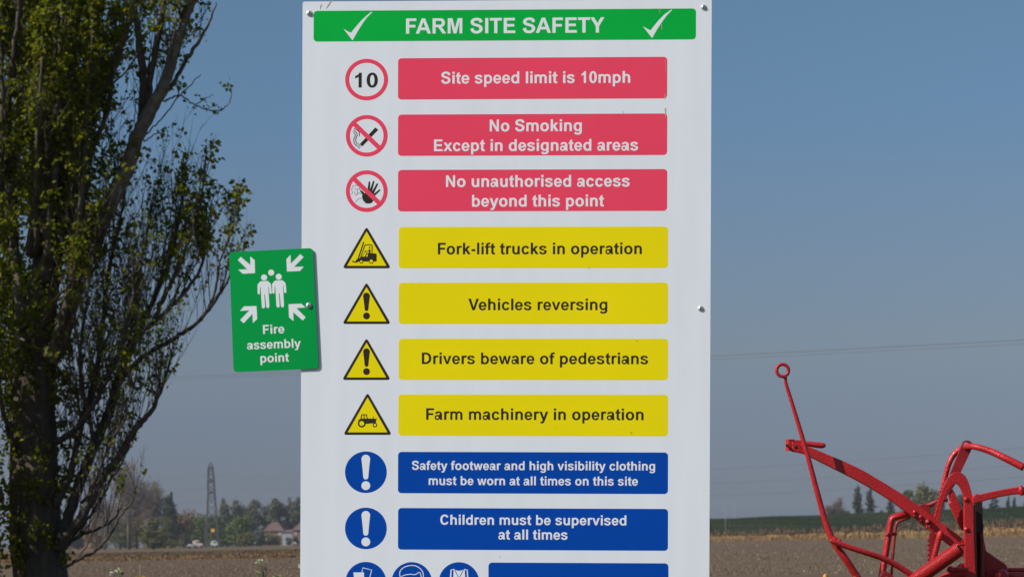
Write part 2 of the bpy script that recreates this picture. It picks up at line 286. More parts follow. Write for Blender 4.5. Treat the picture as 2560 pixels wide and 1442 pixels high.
def printed(name, groups, lift, mt, parent, label=None):
    """flat printed shape lying `lift` metres in front of the sign face; each group is filled on its own"""
    V, Fs = [], []
    for i, g in enumerate(groups):
        vs, fs = fill(g)
        n = len(V)
        V += [(a, -(lift + 0.000012 * (i % 2)), b) for a, b in vs]
        Fs += [tuple(n + k for k in f) for f in fs]
    me = bpy.data.meshes.new(name)
    me.from_pydata(V, [], Fs)
    me.materials.append(mt)
    o = bpy.data.objects.new(name, me)
    C.objects.link(o)
    o.parent = parent
    if label: o['label'] = label
    return o

def rrect(x0, y0, x1, y1, r, n=6):
    if y0 > y1: y0, y1 = y1, y0
    out = []
    for cx, cy, a0 in ((x1 - r, y1 - r, 0), (x0 + r, y1 - r, 90), (x0 + r, y0 + r, 180), (x1 - r, y0 + r, 270)):
        for k in range(n + 1):
            a = R(a0 + 90 * k / n)
            out.append((cx + r * math.cos(a), cy + r * math.sin(a)))
    return out

def ell(cx, cy, rx, ry=None, n=64):
    ry = ry or rx
    return [(cx + rx * math.cos(2 * math.pi * k / n), cy + ry * math.sin(2 * math.pi * k / n)) for k in range(n)]

def roundpoly(pts, r, n=5):
    out = []
    m = len(pts)
    for i in range(m):
        p = Vector(pts[i]); a = Vector(pts[i - 1]) - p; b = Vector(pts[(i + 1) % m]) - p
        d = min(r, a.length * 0.45, b.length * 0.45)
        p0, p1 = p + a.normalized() * d, p + b.normalized() * d
        for k in range(n + 1):
            t = k / n
            q = p0 * (1 - t) ** 2 + p * (2 * t * (1 - t)) + p1 * t * t
            out.append((q.x, q.y))
    return out

def stroke(pts, wd, rnd=True):
    """outline of a line of width wd through pts"""
    pts = [Vector(p) for p in pts]
    wds = wd if hasattr(wd, '__len__') else [wd] * len(pts)
    L, Rr = [], []
    for i, p in enumerate(pts):
        d = (pts[min(i + 1, len(pts) - 1)] - pts[max(i - 1, 0)]).normalized()
        n = Vector((-d.y, d.x)) * (wds[i] / 2)
        L.append(p + n); Rr.append(p - n)
    out = [(v.x, v.y) for v in L]
    if rnd:
        d = (pts[-1] - pts[-2]).normalized(); a0 = math.atan2(d.y, d.x) + math.pi / 2
        out += [(pts[-1].x + wds[-1] / 2 * math.cos(a0 - math.pi * k / 6), pts[-1].y + wds[-1] / 2 * math.sin(a0 - math.pi * k / 6)) for k in range(1, 6)]
    out += [(v.x, v.y) for v in reversed(Rr)]
    if rnd:
        d = (pts[0] - pts[1]).normalized(); a0 = math.atan2(d.y, d.x) + math.pi / 2
        out += [(pts[0].x + wds[0] / 2 * math.cos(a0 - math.pi * k / 6), pts[0].y + wds[0] / 2 * math.sin(a0 - math.pi * k / 6)) for k in range(1, 6)]
    return out

# ------------------------------------------------------------------ the main safety sign
SD = 5.9
TH, RR = R(2.75), 0.0042
u0 = RIGHT * math.cos(TH) + Vector((0, -1, 0)) * math.sin(TH)
SU = u0 * math.cos(RR) - UP * math.sin(RR)
SV = UP * math.cos(RR) + u0 * math.sin(RR)
SW = SU.cross(SV)
S_C = P(1265, 721, SD)
S_O = S_C - SV * (S_C.z / SV.z)
S_M = Matrix(((SU.x, -SW.x, SV.x, S_O.x), (SU.y, -SW.y, SV.y, S_O.y), (SU.z, -SW.z, SV.z, S_O.z), (0, 0, 0, 1)))
def S(x, y):
    d = RIGHT * ((x - CX) / F) + UP * ((CY - y) / F) + Vector((0, 1, 0))
    t = (S_O - EYE).dot(SW) / d.dot(SW)
    q = EYE + d * t - S_O
    return (q.dot(SU), q.dot(SV))
PX = SD / F
def SS(pts, k=1.0, ox=0.0, oy=0.0):
    return [S(ox + x / k, oy + y / k) for x, y in pts]

M_white = mat('sign_white', (0.765, 0.785, 0.825), 0.38, col2=(0.725, 0.745, 0.785), spec=0.25, scale=3.0, streak=(6, 1, 0.7), bump=0.0004, bscale=2)
M_print_white = mat('print_white', (0.77, 0.775, 0.80), 0.4, spec=0.08)
M_green = mat('print_green', (0.004, 0.43, 0.055), 0.36, var=0.12, scale=2.5, spec=0.08)
M_green2 = mat('print_deep_green', (0.003, 0.33, 0.065), 0.36, var=0.1, scale=3, spec=0.08)
M_red = mat('print_red', (0.86, 0.065, 0.125), 0.4, var=0.07, scale=3, spec=0.08)
M_yellow = mat('print_yellow', (0.86, 0.70, 0.004), 0.4, var=0.06, scale=3, spec=0.08)
M_blue = mat('print_blue', (0.002, 0.062, 0.38), 0.36, var=0.08, scale=3, spec=0.08)
M_black = mat('print_black', (0.035, 0.028, 0.022), 0.42, spec=0.08)
M_steel = mat('screw_steel', (0.70, 0.70, 0.70), 0.34, metal=.75)
M_slot = mat('screw_slot', (0.12, 0.12, 0.12), 0.5, metal=1.0)
M_alu = mat('sign_edge', (0.6, 0.6, 0.6), 0.5)
M_post = mat('post_timber', (0.22, 0.17, 0.12), 0.8, var=0.4, scale=8, streak=(1, 1, 0.2), bump=0.002)
M_smear = mat('dirt_smear', (0.5, 0.42, 0.26), 0.8)
M_speck = mat('dirt_speck', (0.12, 0.09, 0.06), 0.9)

def slab(name, outline, d0, d1, mt, parent, bevel=0.0006, label=None):
    """a plate with the given outline (sign-face metres) from d0 to d1 in front of the face"""
    vs, fs = fill([outline])
    m = MB()
    n = len(vs)
    m.v = [Vector((a, -d1, b)) for a, b in vs] + [Vector((a, -d0, b)) for a, b in vs]
    m.f = [tuple(f) for f in fs] + [tuple(n + k for k in reversed(f)) for f in fs]
    k = len(outline); base = len(m.v)
    for a, b in outline: m.v.append(Vector((a, -d1, b)))
    for a, b in outline: m.v.append(Vector((a, -d0, b)))
    for i in range(k):
        j = (i + 1) % k
        m.f.append((base + i, base + k + i, base + k + j, base + j))
    m.a = [0.5] * len(m.f)
    o = m.build(name, mt, None)
    o.parent = parent
    if label: o['label'] = label
    bm = bmesh.new(); bm.from_mesh(o.data)
    bmesh.ops.remove_doubles(bm, verts=bm.verts, dist=1e-5)
    bmesh.ops.recalc_face_normals(bm, faces=bm.faces)
    bm.to_mesh(o.data); bm.free()
    return o

def sign_root(name, label, cat):
    o = empty(name, (0, 0, 0), label, cat)
    o.matrix_world = S_M
    return o

sign = sign_root('safety_sign', 'tall white board headed FARM SITE SAFETY with rows of red, yellow and blue panels', 'sign')
xl0, yt = S(755, 4); xr0, _ = S(1776, 4)
bot = S(1265, 1560)[1]
xl1, _ = S(752, 1442); xr1, _ = S(1776.5, 1442)
xl, xr = (xl0 + xl1) / 2, (xr0 + xr1) / 2
board = slab('board', rrect(xl, bot, xr, S(1265, 1.5)[1], 0.006), -0.003, 0.0, M_white, sign)
def on_sign_local(mb, name, mt, parent, smooth=False):
    o = mb.build(name, mt, None, smooth)
    o.parent = parent
    return o
for px in (xl + 0.11, xr - 0.11):
    m = MB(); m.box((px, 0.046, 0.9), 0.075, 0.075, 1.8)
    on_sign_local(m, 'post', M_post, sign)
for pz in (bot + 0.12, S(1265, 240)[1]):
    m = MB(); m.box(((xl + xr) / 2, 0.0057, pz), (xr - xl) * 0.7, 0.004, 0.05)
    on_sign_local(m, 'rail', M_post, sign)

L1, L2, L3, L4 = 0.0001, 0.0002, 0.0003, 0.0004
def line(s, x0, x1, base, cap):
    a = S(x0, base); b = S(x1, base)
    mid = (a[1] + b[1]) / 2
    return text_groups(s, a[0], b[0], mid, cap * PX)
def panel(name, x0, y0, x1, y1, mt, lines, ink, lab):
    a = S(x0, (y0 + y1) / 2); b = S(x1, (y0 + y1) / 2); t = S((x0 + x1) / 2, y0); d = S((x0 + x1) / 2, y1)
    p = printed(name, [[rrect(a[0], d[1], b[0], t[1], 9 * PX)]], L1, mt, sign, lab)
    if lines:
        printed('lettering', [g for l in lines for g in line(*l)], L2, ink, p, 'words ' + ' / '.join(l[0] for l in lines))
    return p

W, K = M_print_white, M_black
hd = panel('header_band', 784, 25, 1740, 102, M_green, [('FARM SITE SAFETY', 1015, 1511, 83.6, 38)], W, 'green header band reading FARM SITE SAFETY')
t1 = [(950, 580), (1020, 625), (1100, 662), (1190, 550), (1300, 425), (1410, 320), (1512, 240), (1522, 258), (1430, 345), (1335, 470), (1230, 640), (1130, 815)]
printed('tick', [[SS(t1, 8, 740, 0)]], L2, W, hd)
t2 = [(300, 736), (400, 795), (515, 852), (610, 730), (740, 570), (900, 410), (1095, 272), (1108, 290), (970, 430), (850, 590), (700, 815), (558, 1066)]
printed('tick', [[SS(t2, 11.09, 1580, 0)]], L2, W, hd)

panel('message_panel', 995, 144.5, 1668, 248, M_red, [('Site speed limit is 10mph', 1103, 1575.5, 208.7, 29.5)], W, 'red panel about the speed limit')
panel('message_panel', 995, 285.5, 1668, 389, M_red, [('No Smoking', 1224.3, 1454.6, 328.6, 29.6), ('Except in designated areas', 1085, 1595, 377.5, 29.3)], W, 'red panel about smoking')
panel('message_panel', 995, 424, 1668, 528, M_red, [('No unauthorised access', 1115, 1574, 467.2, 29.4), ('beyond this point', 1180, 1510, 516.4, 29.4)], W, 'red panel about unauthorised access')
panel('message_panel', 997, 567, 1670, 670, M_yellow, [('Fork-lift trucks in operation', 1094.6, 1604.6, 635.6, 29)], K, 'yellow panel about fork-lift trucks')
panel('message_panel', 997, 706.5, 1670, 809.5, M_yellow, [('Vehicles reversing', 1170.7, 1518.4, 775.2, 29)], K, 'yellow panel about reversing vehicles')
panel('message_panel', 997, 846.5, 1670, 949.2, M_yellow, [('Drivers beware of pedestrians', 1054.5, 1620, 909.8, 28.9)], K, 'yellow panel about pedestrians')
panel('message_panel', 996, 986, 1670, 1089, M_yellow, [('Farm machinery in operation', 1065.3, 1609, 1049.2, 28.9)], K, 'yellow panel about farm machinery')
panel('message_panel', 995, 1129.5, 1670, 1233, M_blue, [('Safety footwear and high visibility clothing', 1029.8, 1637.8, 1174.4, 22.4), ('must be worn at all times on this site', 1071.7, 1594.7, 1212.2, 22.4)], W, 'blue panel about footwear and clothing')
panel('message_panel', 995, 1270, 1670, 1374.2, M_blue, [('Children must be supervised', 1100.7, 1565.9, 1311.3, 25), ('at all times', 1246, 1418.7, 1347.7, 25)], W, 'blue panel about children')
panel('message_panel', 1221, 1406, 1671, 1510, M_blue, [], W, 'blue panel cut by the bottom of the picture')

# --- red ring symbols
def circ(cx, cy, rx, ry=None, n=64):
    c = S(cx, cy)
    return ell(c[0], c[1], rx * PX, (ry or rx) * PX, n)
def ring_symbol(cx, cy, rx, ry, ix, iy, slash, lab):
    face = printed('prohibition_symbol', [[circ(cx, cy, rx - 2, ry - 2)]], L1, M_white, sign, lab)
    printed('ring', [[circ(cx, cy, rx, ry), circ(cx, cy, ix, iy)]], L2, M_red, face)
    if slash:
        c = S(cx, cy)
        a = R(-43.5)
        d = Vector((math.cos(a), math.sin(a))) * (48 * PX)
        cc = Vector(c)
        printed('slash', [[stroke([cc - d, cc + d], 11.5 * PX, False)]], L4, M_red, face)
    return face
s1 = ring_symbol(916.5, 199.6, 54, 52, 43.7, 42, False, 'round speed limit symbol reading 10')
printed('digits', line('10', 887.8, 944.6, 219.4, 37.3), L2, K, s1)
s2 = ring_symbol(916.8, 339.9, 52.6, 52, 42.3, 42, True, 'round no smoking symbol')
Z = (3.516, 840, 130)
printed('cigarette', [[SS([(208, 812), (346, 664), (372, 686), (230, 832)], *Z)]], L2, K, s2)
printed('smoke', [[SS(stroke([(180, 818), (206, 850)][::-1], 7, False), *Z)], [SS(stroke([(196, 806), (214, 838)], 6, False), *Z)],
    [SS(stroke(spline([(158, 676), (188, 690), (205, 712), (204, 740)], 4), 7), *Z)], [SS(stroke(spline([(153, 694), (176, 706), (186, 730), (176, 760), (174, 785), (187, 808)], 4), 7), *Z)],
    [SS(stroke(spline([(155, 712), (168, 724), (168, 742), (157, 768), (160, 800), (176, 822)], 4), 7), *Z)]], L2, K, s2)
s3 = ring_symbol(916.8, 478, 52.6, 52.2, 42.4, 42, True, 'round no entry symbol with a raised black hand')
hand = [[SS(stroke([(330, 1262), (384, 1214)], [20, 13]), *Z)], [SS(stroke([(316, 1250), (363, 1162)], [24, 15]), *Z)], [SS(stroke([(300, 1240), (331, 1141)], [24, 15]), *Z)],
        [SS(stroke([(284, 1240), (294, 1145)], [24, 15]), *Z)], [SS(stroke([(256, 1270), (236, 1240), (217, 1221)], [28, 22, 14]), *Z)],
        [SS(roundpoly([(272, 1225), (322, 1228), (345, 1250), (338, 1280), (322, 1322), (296, 1334), (262, 1332), (236, 1304), (226, 1262), (246, 1250)], 14), *Z)]]
printed('hand', hand, L2, K, s3)
printed('face_outline', [[SS(stroke(spline([(134, 1248), (148, 1238), (137, 1212), (150, 1182), (178, 1172), (204, 1186), (208, 1205)], 4), 3.5), *Z)],
    [SS(stroke([(165, 1206), (214, 1206)], 3.5), *Z)], [SS(stroke(spline([(166, 1226), (169, 1250), (180, 1258), (189, 1246), (190, 1212)], 4), 3.5), *Z)],
    [SS(stroke(spline([(194, 1246), (204, 1240), (222, 1248)], 4), 3.5), *Z)], [SS(stroke(spline([(172, 1320), (198, 1292), (226, 1288)], 4), 3.5), *Z)]], L2, K, s3)

# --- yellow warning triangles
def triangle(ax, ay, bl, br, by, lab):
    p = [(ax, ay - 2), (bl - 2, by), (br + 2, by)]
    cx, cy = ax, by - (by - ay) / 3
    base = printed('warning_symbol', [[SS(roundpoly(p, 9))]], L1, M_black, sign, lab)
    q = [(ax, ay + 10.4), (bl + 9.6, by - 6.4), (br - 9.6, by - 6.4)]
    printed('yellow_face', [[SS(roundpoly(q, 1.5, 2))]], L2, M_yellow, base)
    return base
def exclaim(cx, top, bottom, wt, wb, dy, dr, mt, parent, lift):
    body = [(cx - wt / 2, top + wt * 0.45), (cx - wb / 2, bottom - wb * 0.4), (cx + wb / 2, bottom - wb * 0.4), (cx + wt / 2, top + wt * 0.45)]
    b = stroke(spline([(cx, top + wt / 2), (cx, (top + bottom) / 2), (cx, bottom - wb / 2)], 3), [wt, wt * .93, wt * .86, (wt + wb) / 2, wt * .28 + wb * .72, wt * .14 + wb * .86, wb])
    printed('exclamation_mark', [[SS(b)], [circ(cx, dy, dr, n=40)]], lift, mt, parent)
w1 = triangle(916.5, 568, 857.9, 975.8, 670.8, 'warning triangle with a fork-lift truck')
Z = (13.11, 870, 570)
fk = [[SS(stroke([(513, 470), (300, 1110)], 40), *Z)], [SS(stroke([(128, 1088), (262, 1122)], 38, False), *Z)], [SS(stroke([(262, 1122), (290, 1040)], 40), *Z)],
      [SS(stroke(spline([(405, 985), (535, 610), (570, 556), (620, 553), (740, 553), (785, 575), (790, 640), (790, 840)], 4), 30), *Z)],
      [SS([(345, 990), (410, 985), (430, 935), (560, 935), (592, 822), (680, 822), (690, 700), (735, 700), (740, 825), (920, 835), (940, 860), (940, 1095), (300, 1100)], *Z), SS([(612, 850), (598, 938), (640, 938), (652, 860)], *Z)],
      [SS(ell(712, 640, 28, n=24), *Z)], [SS(stroke([(545, 758), (640, 772), (700, 720)], 28), *Z)], [SS(stroke([(575, 775), (470, 920)], 14), *Z)],
      [SS(ell(436, 1098, 66, n=32), *Z)], [SS(ell(762, 1088, 80, n=32), *Z)]]
printed('truck_silhouette', fk, L3, K, w1)
for _g in ([SS(ell(436, 1098, 40, n=28), *Z)], [SS(ell(762, 1088, 54, n=28), *Z)]): printed('wheel_disc', [_g], L4 + 0.0001, M_yellow, w1)
for ay, by, bl, br, lab in ((706.9, 809.7, 857.5, 975.5, 'warning triangle with an exclamation mark beside Vehicles reversing'), (845.8, 949.4, 856.9, 975, 'warning triangle with an exclamation mark beside Drivers beware')):
    wq = triangle(916.3, ay, bl, br, by, lab)
    exclaim(916.3, ay + 24.3, ay + 70.6, 17.2, 9.6, ay + 82.6, 8.6, K, wq, L3)
w4 = triangle(919, 982.4, 859.8, 978, 1086.4, 'warning triangle with a tractor')
Z = (2.577, 840, 540)
tr = [[SS([(156, 1308), (164, 1275), (199, 1275), (204, 1303), (256, 1303), (258, 1332), (196, 1337), (150, 1337), (144, 1310)], *Z), SS([(164, 1303), (169, 1281), (178, 1281), (178, 1303)], *Z), SS([(184, 1303), (184, 1281), (194, 1281), (198, 1303)], *Z)],
      [SS(stroke([(240, 1304), (240, 1288)], 4, False), *Z)], [SS(stroke([(258, 1318), (262, 1300)], 3, False), *Z)],
      [SS(ell(166, 1335, 25.5, n=36), *Z)], [SS(ell(251, 1345, 15, n=32), *Z)]]
printed('tractor_silhouette', tr, L3, K, w4)
for _g in ([SS(ell(166, 1335, 15.5, n=28), *Z)], [SS(ell(251, 1345, 8.5, n=24), *Z)]): printed('wheel_disc', [_g], L4 + 0.0001, M_yellow, w4)

# --- blue mandatory discs
for cy, lab in ((1179.5, 'blue disc with an exclamation mark beside Safety footwear'), (1319.8, 'blue disc with an exclamation mark beside Children')):
    d = printed('mandatory_symbol', [[circ(914.7, cy, 52.6, 52)]], L1, M_blue, sign, lab)
    exclaim(914.5, cy - 43.8, cy + 18.2, 22, 12.5, cy + 33.6, 11.1, W, d, L2)
Z = (4.343, 840, 1110)
d = printed('mandatory_symbol', [[circ(914.6, 1454.8, 51.6, 51.6)]], L1, M_blue, sign, 'blue disc with white gloves, cut by the bottom of the picture')
printed('glove', [[SS([(188, 1388), (304, 1388), (306, 1560), (210, 1560)], *Z)], [SS(stroke([(281, 1384), (291, 1338), (388, 1362), (352, 1500)], 9, False), *Z)]], L2, W, d)
d = printed('mandatory_symbol', [[circ(1029.3, 1455, 51.2, 51.2)]], L1, M_blue, sign, 'blue disc with a head outline, cut by the bottom of the picture')
printed('head_outline', [[SS(stroke(spline([(706, 1460), (692, 1415), (700, 1368), (745, 1330), (820, 1312), (880, 1324), (925, 1358), (946, 1400), (948, 1470)], 5), 9), *Z)],
    [SS(stroke(spline([(712, 1432), (750, 1416), (812, 1408), (860, 1412), (905, 1386), (922, 1420), (930, 1470)], 4), 8), *Z)]], L2, W, d)
d = printed('mandatory_symbol', [[circ(1147.4, 1455, 51, 51)]], L1, M_blue, sign, 'blue disc with a white hi-vis waistcoat, cut by the bottom of the picture')
vest = printed('waistcoat', [[SS([(1244, 1358), (1284, 1350), (1306, 1366), (1335, 1372), (1366, 1366), (1390, 1350), (1430, 1358), (1446, 1560), (1226, 1560)], *Z)]], L2, W, d)
printed('stripe', [[SS(stroke([(1266, 1362), (1256, 1560)], 20, False), *Z)], [SS(stroke([(1408, 1362), (1418, 1560)], 20, False), *Z)], [SS(stroke([(1286, 1352), (1335, 1452)], 7, False), *Z)], [SS(stroke([(1388, 1352), (1335, 1452)], 7, False), *Z)]], L3, M_blue, vest)

# --- dirt marks on the board
for _g in [[SS(stroke([(800, 24), (801, 17), (804, 11)], [0.8, 2.2, 1.2]))], [SS(stroke([(815, 22), (822, 12), (829, 2)], [1, 2.6, 1.4]))],
    [SS(stroke([(1663, 272), (1664, 292)], [3, 1.5]))], [SS(stroke([(1664, 150), (1665, 180)], [1, 0.6]))], [SS(stroke([(1663, 235), (1662, 246)], [1, 2.5]))],
    [SS(stroke([(1649, 22), (1649.5, 34)], [1.4, .8]))], [SS(stroke([(1654, 62), (1655, 75)], [1.8, .8]))]]:
    printed('dirt_smear', [_g], L3 + 0.0003, M_smear, sign)
rng = random.Random(5)
sp = []
for k in range(40):
    x, y = rng.uniform(765, 1765), rng.uniform(15, 1435)
    s = rng.uniform(0.3, 0.65)
    sp.append([SS(ell(x, y, s, s * rng.uniform(0.7, 1.4), n=8))])
sp += [[SS(ell(x, y, 1.15, 1.0, n=8))] for x, y in ((1558, 281), (1472, 670), (1592, 852), (1579, 1083), (1552, 1224), (1250, 1391), (1577, 1080))]
o = printed('dirt_speck', sp, L3 + 0.0005, M_speck, sign); o['kind'] = 'stuff'

# --- screws
def screw(px, py, r, parent, lift):
    c = S(px, py)
    bm = bmesh.new()
    bmesh.ops.create_uvsphere(bm, u_segments=20, v_segments=12, radius=r * PX)
    m = MB()
    for v in bm.verts: v.co = Vector((v.co.x, v.co.y * 0.62, v.co.z))
    for v in bm.verts: m.v.append(Vector((c[0] + v.co.x, -lift + v.co.y, c[1] + v.co.z)))
    m.f = [tuple(v.index for v in f.verts) for f in bm.faces]; m.a = [.5] * len(m.f)
    bm.free()
    o = on_sign_local(m, 'screw', M_steel, parent, True)
    s = MB()
    for a in (R(10), R(100)):
        Mx = Matrix.Rotation(a, 3, 'Y')
        s.box((c[0], -lift - r * PX * 0.50, c[1]), r * PX * 1.15, r * PX * 0.24, r * PX * 0.2, M=Mx)
    on_sign_local(s, 'cross_slot', M_slot, o)
    return o
screw(773, 34, 7.6, sign, 0)
screw(1759, 19, 7.2, sign, 0)
screw(1751.5, 771, 7.2, sign, 0)

# ------------------------------------------------------------------ green fire sign
fire = sign_root('fire_assembly_sign', 'small tilted green Fire assembly point sign screwed to the left edge of the white board', 'sign')
FT = 0.0046
fo = roundpoly([(573.5, 631), (584.5, 930.5), (797, 921), (782.5, 620.3)], 11)
slab('plate', SS(fo), FT - 0.003, FT, M_green2, fire)
Z = (4.24, 560, 600)
M_fedge = M_alu
ar = [[(180, 180), (283, 266), (281, 176), (328, 214), (332, 352), (203, 360), (153, 316), (248, 311), (150, 214)],
      [(708, 158), (712, 252), (812, 152), (846, 184), (745, 287), (848, 283), (808, 330), (670, 336), (664, 206)],
      [(348, 700), (355, 838), (309, 880), (305, 783), (211, 883), (175, 848), (272, 746), (174, 752), (215, 704)],
      [(687, 681), (824, 676), (866, 717), (770, 722), (868, 820), (838, 854), (737, 766), (740, 860), (692, 820)]]
for a in ar:
    printed('arrow', [[SS(a, *Z)]], FT + L1, W, fire)
def rotpts(pts, cx, cy, deg):
    a = R(deg); c, s = math.cos(a), math.sin(a)
    return [(cx + (x - cx) * c - (y - cy) * s, cy + (x - cx) * s + (y - cy) * c) for x, y in pts]
def figure(cx, hy, bottom):
    g = [[SS(ell(cx, hy, 32, n=32), *Z)]]
    t = hy + 38
    body = [(cx - 40, t), (cx + 40, t), (cx + 72, t + 34), (cx + 76, t + 130), (cx + 64, t + 141), (cx + 50, t + 130), (cx + 48, t + 60), (cx + 42, t + 60), (cx + 44, bottom - 16), (cx + 28, bottom), (cx + 10, bottom - 14), (cx + 4, t + 140), (cx - 4, t + 140),
            (cx - 2, bottom - 14), (cx - 20, bottom), (cx - 36, bottom - 14), (cx - 40, t + 60), (cx - 46, t + 60), (cx - 50, t + 130), (cx - 62, t + 141), (cx - 74, t + 130), (cx - 72, t + 34)]
    rr = rotpts(body, cx, t, -2.6)
    g.append([SS(roundpoly(rr, 9, 3), *Z)])
    return g
for cx, hy, bt in ((428, 399, 728), (583, 391, 720)):
    printed('person_symbol', figure(cx, hy, bt), FT + L1, W, fire)
printed('person_symbol', [[SS(ell(503, 347, 32, n=32), *Z)]], FT + L1, W, fire)
for s, x0, x1, y, cap in (('Fire', 658.6, 711.7, 834.0, 22.6), ('assembly', 618.7, 752.9, 871.0, 22.2), ('point', 651.9, 723.2, 905.0, 22.2)):
    a, b = S(x0, y), S(x1, y)
    pol = text_groups(s, a[0], b[0], (a[1] + b[1]) / 2, cap * PX)
    c = ((a[0] + b[0]) / 2, (a[1] + b[1]) / 2)
    printed('lettering', [[rotpts(q, c[0], c[1], 2.3) for q in g] for g in pol], FT + L1, W, fire, 'word ' + s)
screw(772.5, 764, 7.6, fire, FT)
from mathutils import noise as mnoise
# ------------------------------------------------------------------ plough
M_paint = mat('red_paint', (0.38, 0.011, 0.013), 0.36, col2=(0.48, 0.020, 0.022), spec=.4, scale=9, bump=0.0035, bscale=170, coat=0.2)
M_dark = mat('dark_red_paint', (0.30, 0.010, 0.014), 0.4, var=0.35, scale=18, bump=0.0012, bscale=120, coat=0.2)
M_recess_shade = mat('recess_shade', (0.022, 0.008, 0.008), 0.55, var=.3, scale=20)  # shade of the post recess put into the colour as near-black
M_hole = mat('hole_dark', (0.02, 0.006, 0.006), 0.9)
M_yw = mat('worn_yellow_paint', (0.70, 0.36, 0.05), 0.6, col2=(0.42, 0.17, 0.03), scale=60, bump=0.001, bscale=120)
PD = 7.0
pl0 = P(2330, 1442, PD)
plough = empty('plough', (pl0.x, pl0.y, 0.0), 'red painted old plough with ring-topped lever and curved beam', 'plough')
PP = PD / F
def prod(name, pts, wpx, D=PD, mt=None, parent=None, n=6, sides=12):
    """round bar through (x, y[, dD]) photo points; wpx = diameter(s) in photo pixels"""
    pts = [(p[0], p[1], p[2] if len(p) > 2 else 0.0) for p in pts]
    ws = wpx if hasattr(wpx, '__len__') else [wpx] * len(pts)
    q = spline([(*p, w) for p, w in zip(pts, ws)], n) if n else [(*p, w) for p, w in zip(pts, ws)]
    m = MB()
    m.tube([P(a, b, D + d) for a, b, d, _ in q], [w / 2 * D / F for *_, w in q], sides)
    return m if name is None else m.build(name, mt or M_paint, parent or plough, True, origin=plough.location)
def plate(name, outline, D, th, mt=None, holes=(), bevel=0.0022, parent=None):
    """flat bar: outline in photo pixels, front face at depth D, th metres thick"""
    qs = [outline] + list(holes)
    vs, fs = fill([[(a / 1000, -b / 1000) for a, b in q] for q in qs])
    m = MB()
    def W3(a, b, d): return P(a * 1000, -b * 1000, D) + Vector((0, d, 0))
    n = len(vs)
    m.v = [W3(a, b, 0) for a, b in vs] + [W3(a, b, th) for a, b in vs]
    m.f = [tuple(f) for f in fs] + [tuple(n + k for k in reversed(f)) for f in fs]
    for q in qs:
        base = len(m.v); k = len(q)
        for a, b in q: m.v.append(P(a, b, D))
        for a, b in q: m.v.append(P(a, b, D) + Vector((0, th, 0)))
        for i in range(k):
            j = (i + 1) % k
            m.f.append((base + i, base + j, base + k + j, base + k + i))
    m.a = [0.5] * len(m.f)
    o = m.build(name, mt or M_paint, parent or plough, False, origin=plough.location)
    bm = bmesh.new(); bm.from_mesh(o.data)
    bmesh.ops.remove_doubles(bm, verts=bm.verts, dist=2e-5)
    bmesh.ops.dissolve_limit(bm, angle_limit=R(1), verts=bm.verts, edges=bm.edges)
    bmesh.ops.recalc_face_normals(bm, faces=bm.faces)
    bm.to_mesh(o.data); bm.free()
    if bevel:
        b = o.modifiers.new('bevel', 'BEVEL'); b.width = bevel; b.segments = 2; b.limit_method = 'ANGLE'; b.angle_limit = R(50)
    return o
def rivet(x, y, r, D, parent=None, mt=None):
    bm = bmesh.new(); bmesh.ops.create_uvsphere(bm, u_segments=14, v_segments=8, radius=r * PP)
    c = P(x, y, D)
    m = MB(); m.v = [c + Vector((v.co.x, v.co.y * 0.7, v.co.z)) for v in bm.verts]
    m.f = [tuple(v.index for v in f.verts) for f in bm.faces]; m.a = [.5] * len(m.f); bm.free()
    return m.build('rivet', mt or M_paint, parent or plough, True, origin=plough.location)

# ring-topped lever
lever = prod('lever', [(1963, 948, -.06), (1967, 965, -.06), (1984, 1020, -.06), (2005, 1090, -.06), (2025, 1160, -.06), (2042, 1225, -.06), (2060, 1290, -.06), (2076, 1336, -.06), (2092, 1365, -.06), (2115, 1398, -.06), (2142, 1440, -.05), (2185, 1510, -.04), (2250, 1620, 0)],
             [8, 9, 10, 11.5, 12.5, 13.5, 15, 17, 18, 18, 19, 19, 19])
ring_pts = []
for k in range(29):
    a = R(66 + 352 * k / 28)
    ring_pts.append((1956.5 + 14.9 * math.cos(a), 925.5 + 15.2 * math.sin(a), -.06 + 0.004 * k / 28))
ring_pts = [(1964, 950, -.06)] + ring_pts
prod('ring', ring_pts, 8.6, n=1, parent=lever, sides=12)
prod('collar', [(2080, 1345, -.068), (2088, 1351, -.066), (2097, 1357, -.062)], [15, 20, 13], parent=lever)
rivet(2098, 1352, 6, PD - .075, lever)
prod('link_rod', [(2076, 1350, -.085), (2085, 1353, -.085), (2120, 1366, -.083), (2160, 1379, -.08), (2205, 1394, -.07), (2245, 1414, -.06), (2285, 1442, -.05), (2350, 1500, -.02)], [11, 13, 14, 14.5, 15, 15.5, 16, 16])
